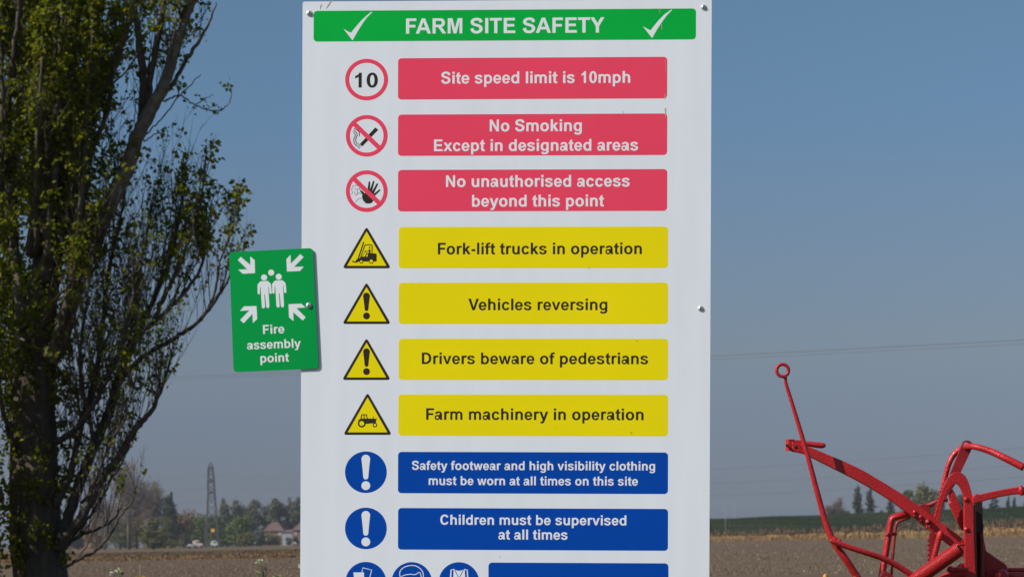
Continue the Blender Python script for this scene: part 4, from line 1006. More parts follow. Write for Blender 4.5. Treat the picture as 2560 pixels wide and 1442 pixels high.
leafy('poplar_tree', 630, 1247, 67, 830, 'pale', 'hazy pale poplar with broad crown above the dark shed', 'tree', 'tall', 1700, .5, GL_, 9)
leafy('poplar_tree', 664, 1262, 43, 840, 'pale', 'short hazy poplar behind the left chimney of the house', 'tree', 'tall', 700, .5, GL_, 10)
leafy('poplar_tree', 694, 1243, 56, 830, 'pale', 'hazy pale poplar right behind the red roofed house', 'tree', 'tall', 1000, .5, GL_, 11)
leafy('poplar_tree', 722, 1242, 27, 830, 'pale', 'slim hazy poplar behind the garage', 'tree', 'tall', 500, .5, GL_, 12)
leafy('poplar_tree', 743, 1241, 45, 830, 'pale', 'hazy poplar half hidden by the white board', 'tree', 'tall', 800, .5, GL_, 13)
for i, (x, y, wq, D, kd, lb) in enumerate(((342, 1268, 70, 650, 'brown', 'brown scrubby tree behind the bare trees'), (300, 1292, 66, 640, 'olive', 'olive scrub at the foot of the tallest bare tree'), (248, 1285, 76, 650, 'brown', 'brown scrub left of the tallest bare tree'),
      (412, 1290, 50, 660, 'olive', 'olive tree under the conifer beside the brown one'), (196, 1290, 60, 700, 'dark', 'dark scrub near the poplar trunk'))):
    leafy('scrub_tree', x, y, wq * 1.25, D, kd, lb, 'tree', 'round', 1200, .42, GL_, 30 + i)
for i, (x, y, wq, D, kd, lb) in enumerate(((650, 1326, 34, 780, 'dark', 'dark bush left of the red roofed house'), (675, 1334, 34, 770, 'olive', 'olive bush before the left wall of the house'), (692, 1338, 28, 770, 'green', 'small green bush before the house'), (722, 1344, 20, 770, 'green', 'low green bush before the garage'), (740, 1342, 24, 780, 'dark', 'dark bush before the second house'),
      (566, 1345, 60, 760, 'dark', 'dark undergrowth bush between the pylon legs'), (470, 1346, 44, 640, 'dark', 'dark bush under the brown tree'), (430, 1350, 40, 630, 'olive', 'olive bush beside the caravan'))):
    leafy('garden_bush', x, y, wq, D, kd, lb, 'bush', 'round', 600, .36, None, 50 + i)
# right of the board, behind the bank
bare('bare_tree', 2087, 1238, 66, 620, 'low round bare tree beyond the bank, left of the twin poplars', thick=1.5, seed=12, shape='dome', n1=22, group=GR_, dens=1.3)
leafy('lombardy_poplar', 2147, 1213, 27, 620, 'dark', 'left one of the twin dark narrow poplars beyond the bank', 'tree', 'column', 1500, .42, GR_, 61)
leafy('lombardy_poplar', 2177, 1219, 26, 620, 'dark', 'right one of the twin dark narrow poplars beyond the bank', 'tree', 'column', 1500, .42, GR_, 62)
leafy('lombardy_poplar', 2228, 1246, 24, 630, 'dark', 'narrow poplar half hidden behind the red plough beam', 'tree', 'column', 1100, .42, GR_, 63)
leafy('broadleaf_tree', 2308, 1209, 108, 600, 'olive', 'large rounded olive tree behind the plough beam', 'tree', 'round', 3000, .48, GR_, 64)
leafy('broadleaf_tree', 2274, 1222, 60, 610, 'olive', 'smaller olive tree at the left side of the large olive tree', 'tree', 'round', 1100, .45, GR_, 65)
leafy('broadleaf_tree', 2340, 1224, 66, 620, 'olive', 'smaller olive tree at the right side of the large olive tree, behind the arch', 'tree', 'round', 1200, .45, GR_, 75)
leafy('broadleaf_tree', 2403, 1236, 53, 620, 'dark', 'dark tree seen through the plough arch', 'tree', 'round', 1300, .45, GR_, 66)
leafy('broadleaf_tree', 2452, 1262, 61, 640, 'pale', 'low pale tree right of the plough post', 'tree', 'round', 1200, .45, GR_, 67)
leafy('broadleaf_tree', 2488, 1244, 48, 640, 'dark', 'dark tree below the short red arm', 'tree', 'round', 1300, .45, GR_, 68)
leafy('lombardy_poplar', 2522, 1240, 13, 640, 'dark', 'left one of two slim poplars under the right end of the red arm', 'tree', 'column', 600, .4, GR_, 69)
leafy('lombardy_poplar', 2537, 1240, 12, 640, 'dark', 'right one of two slim poplars under the right end of the red arm', 'tree', 'column', 600, .4, GR_, 70)
leafy('broadleaf_tree', 2568, 1254, 43, 640, 'pale', 'pale tree at the right edge of the picture', 'tree', 'round', 800, .45, GR_, 71)
for i, (x, y, wq, lb) in enumerate(((2118, 1274, 40, 'low dark bush at the foot of the twin poplars'), (2205, 1276, 46, 'low bush between the twin poplars and the plough beam'), (2430, 1274, 60, 'low hedge bush right of the arch'), (2545, 1275, 50, 'low bush under the slim poplars'), (2062, 1279, 24, 'tiny bush left of the low bare tree'))):
    leafy('bank_bush', x, y, wq, 610, 'dark', lb, 'bush', 'round', 700, .4, None, 80 + i)

# ------------------------------------------------------------------ houses, sheds, vehicles, posts
M_brick = mat('brick', (0.25, 0.12, 0.08), 0.9, var=.25, scale=1.2)
M_roof = mat('roof_tile', (0.135, 0.082, 0.068), 0.9, var=.25, scale=.8)
M_pane = mat('window_glass', (0.05, 0.06, 0.07), 0.15)
M_wh = mat('white_paint', (0.5, 0.5, 0.5), 0.5)
M_grey = mat('grey_cladding', (0.33, 0.37, 0.43), 0.6, var=.15, scale=.5)
M_wframe = mat('window_frame_paint', (0.34, 0.33, 0.32), 0.6)
M_dk = mat('dark_timber', (0.05, 0.045, 0.045), 0.8)
M_tyre = mat('tyre', (0.02, 0.02, 0.02), 0.8)
M_pink = mat('faded_pink_paint', (0.55, 0.42, 0.38), 0.5)
def at_ground(px, D):
    p = P(px, CY, D); p.z = 0; return p
def house(px0, px1, D, zw, zr, label, chims, wins, depth=8.0, name='brick_house'):
    a, b = at_ground(px0, D), at_ground(px1, D)
    wd = b.x - a.x; c = (a + b) / 2 + Vector((0, depth / 2, 0))
    r = empty(name, (c.x, c.y, 0), label, 'house')
    m = MB(); m.box((c.x, c.y, zw / 2), wd, depth, zw); m.build('wall', M_brick, r)
    m = MB()
    ov = .45
    x0, x1, y0, y1 = c.x - wd / 2 - ov, c.x + wd / 2 + ov, c.y - depth / 2 - ov, c.y + depth / 2 + ov
    rx = min(depth / 2 + ov, wd * .42)
    A, B_, C_, D_ = Vector((x0, y0, zw)), Vector((x1, y0, zw)), Vector((x1, y1, zw)), Vector((x0, y1, zw))
    E_, F_ = Vector((x0 + rx, c.y, zr)), Vector((x1 - rx, c.y, zr))
    m.face([A, B_, F_, E_]); m.face([B_, C_, F_]); m.face([C_, D_, E_, F_]); m.face([D_, A, E_]); m.face([D_, C_, B_, A])
    rf = m.build('roof', M_roof, r)
    for cx_, cy_, ct in chims:
        m = MB(); m.box((c.x + cx_, c.y + cy_, (zw + ct) / 2), .75, .75, ct - zw); m.tube([Vector((c.x + cx_, c.y + cy_, ct)), Vector((c.x + cx_, c.y + cy_, ct + .5))], .16, 8)
        m.build('chimney', M_brick, rf)
    for wx, wz, ww, wh in wins:
        m = MB(); m.box((c.x + wx, c.y - depth / 2 - .02, wz), ww, .1, wh)
        f = m.build('window', M_wframe, r)
        m = MB(); m.box((c.x + wx, c.y - depth / 2 - .08, wz), ww - .25, .06, wh - .25)
        m.build('pane', M_pane, f)
    return r
house(663, 709, 800, 4.9, 7.9, 'red brick house with hipped roof and chimneys left of the garage', [(-2.6, .6, 8.9), (2.2, -1.6, 9.2), (.6, 1.5, 8.9)], [(-1.9, 3.9, 1.1, 1.2), (1.8, 4.0, 1.1, 1.2), (-1.9, 1.4, 1.4, 1.4), (1.2, 1.4, 1.4, 1.4)])
house(733, 790, 790, 5.0, 8.2, 'red brick house half hidden behind the white board', [(1, .6, 9.2)], [(-2.9, 4.0, .9, 1.3), (-.9, 4.0, 1.0, 1.2), (-2.2, 1.4, 1.3, 1.3)])
house(178, 241, 720, 3.0, 6.0, 'low red brick house seen through the lowest poplar branches', [(2, .5, 6.8)], [(-1.5, 1.5, 1.2, 1.2), (1.5, 1.5, 1.2, 1.2)])
def shed(px0, px1, D, z, label, mt, name='shed', cat='shed'):
    a, b = at_ground(px0, D), at_ground(px1, D); wd = b.x - a.x; c = (a + b) / 2
    r = empty(name, (c.x, c.y + 2.5, 0), label, cat)
    m = MB(); m.box((c.x, c.y + 2.5, z / 2), wd, 5, z); m.build('wall', mt, r)
    m = MB(); m.face([Vector((c.x - wd / 2 - .2, c.y - .2, z)), Vector((c.x + wd / 2 + .2, c.y - .2, z)), Vector((c.x + wd / 2 + .2, c.y + 5.2, z + .9)), Vector((c.x - wd / 2 - .2, c.y + 5.2, z + .9))])
    m.face([Vector((c.x - wd / 2 - .2, c.y - .2, z - .15)), Vector((c.x - wd / 2 - .2, c.y + 5.2, z + .75)), Vector((c.x + wd / 2 + .2, c.y + 5.2, z + .75)), Vector((c.x + wd / 2 + .2, c.y - .2, z - .15))])
    m.build('roof', M_roof if mt is not M_dk else M_dk, r)
    m = MB(); m.box((c.x + wd * .1, c.y - .03, z * .45), wd * .55, .08, z * .8); m.build('door', M_grey if mt is M_grey else M_dk, r)
    return r
shed(706, 732, 798, 4.4, 'blue-grey garage between the two brick houses', M_grey, 'garage', 'garage')
shed(627, 651, 780, 4.2, 'dark timber shed left of the red roofed house', M_dk)
def vehicle(px, D, ln, ht, label, mt, cat='van', boxy=True):
    c = at_ground(px, D)
    r = empty('van' if cat == 'van' else cat.replace(' ', '_'), (c.x, c.y, 0), label, cat)
    w2 = .9
    prof = [(-ln / 2, .35), (ln / 2, .35), (ln / 2, ht * .55), (ln / 2 - .5, ht * .6), (ln / 2 - 1.0, ht), (-ln / 2 + .15, ht), (-ln / 2, ht * .9)] if boxy else [(-ln / 2, .4), (ln / 2, .4), (ln / 2 + .05, ht * .6), (ln / 2 - .35, ht), (-ln / 2 + .35, ht), (-ln / 2 - .05, ht * .6)]
    m = MB(); n = len(prof)
    m.v = [Vector((c.x + a, c.y - w2, b)) for a, b in prof] + [Vector((c.x + a, c.y + w2, b)) for a, b in prof]
    m.f = [tuple(range(n)), tuple(reversed(range(n, 2 * n)))] + [(i, i + n, (i + 1) % n + n, (i + 1) % n) for i in range(n)]
    m.a = [.5] * len(m.f)
    m.build('body', mt, r, bevel=.06)
    for sx in (-.32, .32):
        for sy in (-1, 1):
            m = MB(); m.tube([Vector((c.x + sx * ln, c.y + sy * (w2 - .1), .33)), Vector((c.x + sx * ln, c.y + sy * (w2 + .02), .33))], .33, 14); m.build('wheel', M_tyre, r, True)
    m = MB(); m.box((c.x + ln * .1, c.y - w2 - .012, ht * .76), ln * .45, .02, ht * .22); m.build('window', M_pane, r)
    return r
vehicle(481, 590, 2.4, 1.0, 'small white trailer left of the pink van', M_wh, 'trailer', False)
vehicle(495, 640, 2.6, 2.0, 'faded pink van below the green trees', M_pink)
vehicle(536, 690, 2.0, 1.8, 'white caravan right under the pylon', M_wh, 'caravan', False)
vehicle(740, 770, 1.7, 1.1, 'white car at the left edge of the board', M_wh, 'car')
def postthing(px, D, y_top, wd, mt, label, name='marker_post', z0=0):
    p = P(px, y_top, D); m = MB()
    m.tube([Vector((p.x, p.y, z0)), Vector((p.x, p.y, p.z * .6 + z0 * .4)), Vector((p.x, p.y, p.z))], wd, 6)
    return tag(m.build(name, mt, None, origin=(p.x, p.y, z0)), label, 'post')
postthing(638, 760, 1354, .22, M_wh, 'stubby white post at the field edge left of the houses')
postthing(1813, 350, 1270, .028, M_wframe, 'slim white post on the bank close to the board')
postthing(1836, 520, 1262, .06, M_grey, 'faint thin grey mast beyond the bank', 'mast')

# ------------------------------------------------------------------ pylon and wires
M_galv = mat('galvanised_steel', (0.105, 0.095, 0.098), 0.7, spec=.1)
M_wire = mat('wire', (0.10, 0.10, 0.11), 0.6)
M_plate = mat('danger_plate', (0.75, 0.42, 0.02), 0.5)
PYD = 712.0
pb = at_ground(531.5, PYD); pb.x += 0
ptop = P(526, 1155, PYD)
ph = ptop.z
py = empty('electricity_pylon', pb, 'tall grey lattice electricity pylon among the distant trees', 'pylon')
axis = lambda z: Vector((pb.x + (ptop.x - pb.x) * z / ph, pb.y, z))
HW = [(0, 35), (.22, 29), (.42, 22), (.64, 16.5), (.785, 15.6), (.93, 12), (1.0, .6)]
def hw(z):    # half width of the tower at height z
    f = z / ph
    for (a, wa), (b, wb) in zip(HW, HW[1:]):
        if f <= b + 1e-6: return (wa + (wb - wa) * (f - a) / (b - a)) / 2 * PYD / F
    return .03
lv = [0, .12, .23, .33, .42, .50, .57, .63, .685, .735, .785, .83, .875, .93, 1.0]
zs = [f * ph for f in lv]
def corner(z, k):
    s = ((-1, -1), (1, -1), (1, 1), (-1, 1))[k]
    return axis(z) + Vector((s[0] * hw(z), s[1] * hw(z), 0))
for k in range(4):
    m = MB(); m.tube([corner(z, k) for z in zs], .125, 4); m.build('leg', M_galv, py)
m = MB()
for i in range(len(zs) - 2):
    for k in range(4):
        a0, a1 = corner(zs[i], k), corner(zs[i], (k + 1) % 4)
        b0, b1 = corner(zs[i + 1], k), corner(zs[i + 1], (k + 1) % 4)
        m.tube([a0, b1], .055, 4); m.tube([a1, b0], .055, 4)
        if i % 2: m.tube([b0, b1], .055, 4)
m.build('bracing', M_galv, py)
arms = []
for yy, ln in ((1170, 3.2), (1202, 4.4), (1232, 3.4)):
    z = P(527, yy, PYD).z
    c = axis(z)
    for s in (-1, 1):
        m = MB()
        tip = c + Vector((0, s * (hw(z) + ln), .1))
        for sx in (-1, 1):
            q = c + Vector((sx * hw(z), s * hw(z), 0))
            m.tube([q, tip], .09, 4); m.tube([q + Vector((0, 0, 1.0)), tip], .06, 4)
        m.tube([c + Vector((-hw(z), s * hw(z), 0)), c + Vector((hw(z), s * hw(z), 0))], .11, 4)
        am = m.build('cross_arm', M_galv, py)
        m = MB(); m.tube([tip, tip - Vector((0, 0, 1.8))], [.07, .07], 6); m.build('insulator', M_wire, am)
m = MB(); q = P(532, 1325, PYD - 2.2); m.box(q, 1.0, .04, .95); m.build('danger_plate', M_plate, py)
def wire(pts, r, label, group):
    q = spline(pts, 10)
    m = MB(); m.tube([P(a, b, D) for a, b, D in q], r, 5)
    o = m.build('overhead_wire', M_wire, None, True, origin=P(*pts[0]))
    return tag(o, label, 'wire', group)
GW = 'power lines strung from the pylon'
for (ya, yb, yl, yr0, yr1), lb in (((1187, 1190.5, 1206, 1171, 1118), 'highest power line leaving the pylon'), ((1218, 1222, 1238, 1206, 1160), 'middle power line leaving the pylon'), ((1250, 1254, 1268, 1238, 1190), 'lowest power line leaving the pylon')):
    wire([(-400, yl + 32, 880), (200, yl + 6, 780), (410, ya + 11, 735), (528, ya, 711), (640, ya + 2, 690), (752, yb, 670), (1250, (yb + yr0) / 2 + 5, 600), (1800, yr0, 530), (2200, (yr0 + yr1) / 2 + 2, 480), (2560, yr1, 440), (3300, yr1 - 70, 360)], .033, lb, GW)
GN = 'pair of nearer overhead wires'
wire([(-500, 960, 150), (300, 946, 140), (750, 929, 130), (1250, 911, 120), (1780, 889.5, 110), (2200, 868, 104), (2560, 849, 98), (3300, 806, 88)], .0135, 'upper of the two close parallel wires above the horizon', GN)
wire([(-500, 966, 150), (300, 952, 140), (750, 936, 130), (1250, 919, 120), (1780, 898, 110), (2200, 877, 104), (2560, 859, 98), (3300, 818, 88)], .009, 'lower of the two close parallel wires above the horizon', GN)
# ------------------------------------------------------------------ the near poplar
M_bark = mat('poplar_bark', (0.085, 0.066, 0.044), 0.95, col2=(0.033, 0.027, 0.020), scale=14, streak=(1, 1, 0.22), bump=0.02, bscale=16)
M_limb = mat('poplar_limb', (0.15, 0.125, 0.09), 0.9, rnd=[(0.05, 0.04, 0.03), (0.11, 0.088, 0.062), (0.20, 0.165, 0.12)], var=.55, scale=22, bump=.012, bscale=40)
M_leaf = mat('poplar_leaf', (0.07, 0.1, 0.012), 0.6, spec=.2, rnd=[(0.060, 0.085, 0.005), (0.125, 0.155, 0.006), (0.20, 0.215, 0.007), (0.30, 0.28, 0.010)], trans=0.6)
TD = 20.0
TK = TD / F
rng = random.Random(2024)
tb = P(95, CY, TD); tb.z = 0
poplar = empty('poplar_tree', tb, 'big dark poplar with upswept branches and sparse young leaves at the left of the sign', 'tree')
tm = MB()
tr_pts = [(92, 1632, 82), (94, 1560, 72), (99, 1442, 66), (95, 1380, 64), (92, 1300, 60), (90, 1200, 58), (89, 1100, 56), (88, 1000, 53), (92, 900, 48), (100, 800, 42), (109, 700, 33), (117, 600, 26), (123, 500, 21), (130, 400, 18), (138, 250, 15), (150, 100, 12), (158, -100, 9), (165, -400, 5)]
q = spline(tr_pts, 5)
sides = 20
base_i = len(tm.v)
for i, (x, y, r) in enumerate(q):      # fluted trunk
    c = P(x, y, TD)
    for k in range(sides):
        a = 2 * math.pi * k / sides
        fl = 1 + .10 * math.sin(3 * a + y * .004) + .06 * math.sin(7 * a + y * .009) + rng.uniform(-.025, .025)
        tm.v.append(c + Vector((math.cos(a), math.sin(a), 0)) * (r * TK * fl))
for i in range(len(q) - 1):
    for k in range(sides):
        k2 = (k + 1) % sides
        tm.f.append((base_i + i * sides + k, base_i + i * sides + k2, base_i + (i + 1) * sides + k2, base_i + (i + 1) * sides + k)); tm.a.append(.5)
# flare down to the soil
tm.tube([P(92, 1500, TD), P(91, 1600, TD), Vector((tb.x - .02, TD, 0.0))], [70 * TK, 84 * TK, 118 * TK], 18)
tm.build('trunk', M_bark, poplar, True, origin=tb)

# limbs: photo points (x, y, diameter) and depth drift
LIMBS = [
 ([(122, 905, 46), (150, 850, 44), (168, 780, 44), (200, 680, 42), (245, 580, 40), (285, 490, 39), (318, 415, 38), (348, 330, 36), (385, 262, 33), (414, 205, 29), (434, 135, 25), (458, 60, 20), (485, -10, 17), (500, -120, 12), (510, -280, 6)], -.25, 1.0),
 ([(118, 560, 34), (140, 450, 30), (168, 350, 27), (204, 264, 24), (250, 205, 23), (286, 160, 21), (310, 90, 18), (331, 20, 16), (340, -90, 12), (345, -250, 6)], -.2, 1.0),
 ([(352, 300, 18), (356, 250, 18), (357, 180, 18), (348, 110, 17), (339, 40, 15), (335, -60, 11), (340, -200, 5)], -.1, .7),
 ([(372, 285, 16), (370, 235, 17), (380, 165, 17), (398, 80, 15), (412, 0, 12), (420, -140, 6)], -.35, .9),
 ([(414, 228, 12), (436, 205, 11), (458, 165, 10), (482, 125, 9), (508, 85, 7.5), (528, 45, 5.5), (541, 10, 3)], -.3, .15),
 ([(110, 700, 40), (128, 600, 32), (165, 480, 26), (195, 380, 22), (215, 260, 18), (225, 150, 15), (232, 20, 12), (240, -150, 6)], .4, 1.2),
 ([(60, 820, 34), (45, 700, 28), (30, 560, 24), (35, 420, 20), (50, 280, 16), (70, 140, 13), (85, 0, 10), (95, -160, 5)], .5, 1.2),
 ([(22, 440, 13), (21, 300, 13), (29, 190, 13), (38, 110, 12.5), (47, 40, 12), (52, -60, 9)], -.75, .5),
 ([(-5, 620, 16), (2, 480, 15), (6, 300, 13), (4, 120, 11), (12, -30, 8)], -.55, .9),
 ([(160, 330, 8), (152, 220, 9), (150, 130, 8), (137, 60, 7), (130, -20, 5)], -.6, .5),
 ([(75, 640, 26), (90, 500, 22), (85, 360, 18), (95, 220, 14), (105, 80, 10), (110, -80, 6)], -.4, 1.2),
 ([(150, 620, 22), (180, 520, 18), (205, 420, 15), (250, 330, 12), (275, 250, 9), (285, 160, 6), (290, 60, 4)], -.5, 1.1),
 # lower fan
 ([(148, 1345, 26), (162, 1315, 27), (182, 1260, 27), (202, 1200, 26), (234, 1120, 25), (267, 1043, 24), (292, 968, 22), (310, 915, 19), (338, 850, 16), (372, 775, 13), (405, 700, 11), (432, 620, 9), (450, 520, 7), (468, 420, 4)], .25, 1.0),
 ([(150, 1375, 20), (168, 1336, 22), (207, 1288, 23), (254, 1194, 22), (294, 1147, 19), (334, 1077, 16), (368, 1040, 13), (392, 1000, 10), (412, 950, 7), (428, 890, 4)], -.2, .9),
 ([(142, 1105, 17), (162, 1092, 17), (189, 1072, 15), (218, 1035, 13), (247, 990, 11), (275, 930, 10), (305, 850, 8), (330, 760, 6), (350, 660, 3)], -.35, .9),
 ([(154, 1420, 7), (178, 1408, 8.5), (205, 1393, 8), (241, 1375, 7), (278, 1330, 6), (302, 1288, 5), (331, 1251, 4), (340, 1212, 2.5)], -.3, .3),
 ([(152, 1385, 9), (165, 1368, 10), (190, 1344, 9), (227, 1328, 7.5), (257, 1316, 6), (290, 1290, 4.5), (306, 1258, 2.5)], .2, .5),
 ([(290, 972, 16), (315, 930, 14), (345, 902, 12), (375, 880, 12), (423, 853, 11.5), (456, 833, 10.5), (500, 800, 9.5), (533, 756, 8.5), (562, 715, 7), (574, 690, 5), (578, 650, 3)], -.15, .45),
 ([(330, 865, 12), (355, 832, 12), (400, 793, 11), (448, 748, 10), (476, 712, 8.5), (500, 672, 7.5), (514, 630, 6.5), (520, 575, 5.5), (527, 530, 4)], .1, 1.0),
 ([(385, 806, 12), (405, 755, 12), (420, 722, 12), (438, 690, 11), (460, 638, 9), (480, 580, 8), (500, 525, 7), (508, 470, 5), (516, 400, 3)], -.2, 1.0),
 ([(520, 772, 7), (536, 735, 6.5), (545, 690, 6), (550, 655, 5), (563, 618, 4.5), (575, 578, 4), (592, 556, 3.2), (606, 572, 2.5), (617, 588, 2)], -.3, .35),
 ([(560, 630, 4), (575, 590, 4), (584, 555, 3.2), (578, 520, 2.6), (572, 500, 2)], -.2, .5),
 ([(284, 990, 12), (305, 930, 11), (322, 870, 10), (332, 800, 9), (345, 710, 8), (362, 610, 6), (378, 520, 4)], .35, 1.0),
 ([(140, 1262, 20), (158, 1222, 19), (180, 1165, 17), (205, 1060, 15), (232, 960, 14), (250, 860, 13), (262, 760, 11), (276, 660, 9), (300, 560, 6), (315, 470, 4)], .1, 1.1),
 ([(232, 1130, 9), (225, 1040, 10), (205, 960, 10), (200, 880, 9), (214, 790, 8), (225, 700, 6), (240, 600, 4)], -.4, .9),
 ([(205, 1255, 9), (232, 1215, 9), (255, 1160, 8), (275, 1110, 7), (310, 1050, 5), (330, 980, 3.5), (345, 910, 2.5)], -.5, .8),
 ([(165, 1352, 8), (200, 1320, 8), (240, 1268, 7), (275, 1205, 6), (300, 1165, 5), (318, 1130, 4), (334, 1100, 2.5)], .4, .8),
 ([(30, 892, 9), (66, 852, 10), (100, 820, 10), (123, 782, 9), (142, 745, 8), (180, 702, 7), (190, 650, 4)], -.7, .25),
 ([(-10, 825, 6), (25, 832, 6), (60, 850, 5)], -.8, .1),
 ([(340, 358, 4), (372, 330, 4), (402, 298, 4), (440, 250, 3.6), (472, 218, 3), (502, 188, 2.2)], -.35, .12),
 ([(206, 268, 5.5), (245, 240, 5), (285, 206, 5), (330, 160, 4), (362, 108, 3)], -.55, .3),
 ([(410, 252, 5), (430, 244, 4.5), (450, 238, 4), (468, 250, 3.6), (490, 265, 3.4), (512, 271, 3.2), (535, 277, 3), (557, 273, 2.8), (572, 258, 2.5), (579, 238, 2.2), (575, 220, 2)], -.3, 0),
 ([(488, 264, 2.4), (505, 252, 2.2), (520, 243, 1.8), (534, 236, 1.4)], -.3, 0),
 ([(350, 346, 4), (362, 352, 3.5), (380, 340, 3), (394, 332, 2.4), (405, 336, 2)], -.4, 0),
]
# uprights hidden behind the foliage mass on the left, and the crown outside the frame
for k in range(19):
    x0 = rng.uniform(-260, 200); y0 = rng.uniform(500, 1250)
    ln = rng.uniform(450, 900); dx = (x0 - 90) * rng.uniform(.15, .5) + rng.uniform(-40, 40)
    if x0 > 120: dx = abs(dx) * .5
    r = rng.uniform(12, 24)
    LIMBS.append(([(x0 * .5 + 45, y0, r), (x0 * .8 + 18, y0 - ln * .2, r * .9), (x0, y0 - ln * .4, r * .75), (x0 + dx * .5, y0 - ln * .7, r * .5), (x0 + dx, y0 - ln, r * .25)], rng.uniform(-1.1, 1.1), 1.0 if x0 > -30 else .55))

def wob(p, s): return Vector((p.x + rng.gauss(0, s), p.y + rng.gauss(0, s), p.z + rng.gauss(0, s)))
leafm = MB()
UPV = Vector((0, 0, 1))
WIND = Vector((0.5, .1, 0))
def leaf(p, s, d=None):
    n = Vector((rng.gauss(-.25, .8), rng.gauss(-.3, .8), rng.gauss(.35, .7))).normalized()
    a = (d if d is not None else Vector((rng.gauss(.2, .7), rng.gauss(0, .7), rng.gauss(-.35, .7))))
    a = (a - n * a.dot(n))
    if a.length < 1e-3: return
    a.normalize(); b = n.cross(a)
    v = min(1, max(0, rng.gauss(.5, .24)))
    f = n * (s * .16)
    p1 = p + a * s * .14
    L = [p1 + b * s * .10, p1 + a * s * .22 + b * s * .46 + f, p1 + a * s * .55 + b * s * .30 + f, p1 + a * s * 1.0]
    Rr = [p1 - b * s * .10, p1 + a * s * .22 - b * s * .46 + f, p1 + a * s * .55 - b * s * .30 + f]
    leafm.face([p1, L[0], L[1], L[2], L[3]], v)
    leafm.face([p1, L[3], Rr[2], Rr[1], Rr[0]], v)
def cluster(p, n, s0=.045, spread=.035):
    for i in range(n):
        leaf(wob(p, spread), s0 * rng.uniform(.65, 1.3))
def twig(m, p, d, L, r, lv, lush, low):
    pts = [p]; n = 5
    for i in range(n):
        d = (d + UPV * ((.17 if low else .11) if lv < 2 else .05) + Vector((rng.gauss(.01, .11), rng.gauss(0, .11), rng.gauss(0, .06)))).normalized()
        pts.append(pts[-1] + d * L / n)
    m.tube(pts, [r * (1 - .14 * i) for i in range(n + 1)], 4 if r > .004 else 3, cap=False, val=min(1, max(0, rng.gauss(.3 if low else .55, .25))))  # low twigs darker, upper ones paler: shade and sun put into the tone
    if lv < 2:
        for q in range(rng.choice((2, 3, 4)) if lv == 0 else rng.choice((1, 2))):
            f = rng.uniform(.15, .9); i = min(n - 1, int(f * n)); s = pts[i] + (pts[i + 1] - pts[i]) * (f * n - i)
            sd = Vector((rng.gauss(0, 1), rng.gauss(0, .8), 0)).normalized()
            twig(m, s, (d * .75 + sd * .62 + UPV * .25).normalized(), L * rng.uniform(.35, .6), r * .62, lv + 1, lush, low)
    k = 4 if lv else 6
    for i in range(k):
        if rng.random() < .22 * lush:
            f = rng.uniform(.25, 1.0); j = min(n - 1, int(f * n)); s = pts[j] + (pts[j + 1] - pts[j]) * (f * n - j)
            cluster(s, rng.choice((2, 3, 4) if low else (5, 6, 8)), .034 if low else .038, .020 if low else .026)
    if rng.random() < .42 * lush: cluster(pts[-1], rng.choice((2, 3, 4, 6) if low else (4, 5, 7, 9)), .036 if low else .040, .02 if low else .026)
LUSH = 1.0
for li, (pts, drift, dens) in enumerate(LIMBS):
    n = len(pts)
    q = spline(pts, 5)
    W3 = []
    for i, (x, y, r) in enumerate(q):
        f = i / (len(q) - 1)
        W3.append(P(x, y, TD - .12 + drift * f ** .8) + Vector((rng.gauss(0, .004), rng.gauss(0, .01), rng.gauss(0, .004))))
    rad = [max(.0016, r / 2 * TK) * rng.uniform(.93, 1.07) for *_, r in q]
    m = MB()
    m.tube(W3, rad, 10 if rad[0] > .02 else 6, val=rng.uniform(.05, .3) if pts[0][1] > 940 and pts[0][0] > 120 else (.95 if li < 2 else rng.uniform(.3, .85)))  # shaded lower limbs toned dark, the two big sunlit ones toned pale
    length = sum((b - a).length for a, b in zip(W3, W3[1:]))
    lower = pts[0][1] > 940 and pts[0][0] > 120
    ns = int(length * (23 if lower else (17 if pts[-1][0] < 250 else 11)) * dens)
    for s in range(ns):
        f = rng.uniform(.10, 1.0) ** .85
        i = min(len(W3) - 2, int(f * (len(W3) - 1)))
        p = W3[i].lerp(W3[i + 1], rng.random())
        t = (W3[i + 1] - W3[i]).normalized()
        a = rng.uniform(0, 6.28)
        out = Vector((math.cos(a), math.sin(a), 0))
        d = (t * (.6 if lower else .8) + out * (.40 if lower else .34) + UPV * .62).normalized()
        thin = 1 - .5 * f
        L = (rng.uniform(.35, 1.05) * min(1.0, .42 + rad[i] * 40) if lower else rng.uniform(.3, .95) * min(1.0, .2 + rad[i] * 30)) * (.65 + .5 * thin)
        upper = pts[0][1] < 950
        x_here = q[i][0]
        lush = (.34 if x_here > 150 else .6) if lower else (.72 if x_here < 250 else .42)
        if lower and q[i][1] < 540 and x_here > 330: L *= .3; lush *= .7
        twig(m, p, d, L, rng.uniform(.0026, .0056) if lower else rng.uniform(.0034, .0075), 0, lush, lower)
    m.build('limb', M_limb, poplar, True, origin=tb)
m = MB()          # short leafy shoots springing from the trunk itself
for k in range(90):
    y = rng.uniform(880, 1460); a = rng.uniform(3.2, 6.2) if k % 3 else rng.uniform(-.3, .3)
    c = P(92, y, TD); rr = 56 * TK
    s = c + Vector((math.cos(a) * rr, math.sin(a) * rr, 0))
    twig(m, s, (Vector((math.cos(a), math.sin(a), 0)) * .5 + UPV).normalized(), rng.uniform(.15, .45), .0032, 1, .8, False)
m.build('shoots', M_limb, poplar, False, origin=tb)['kind'] = 'stuff'
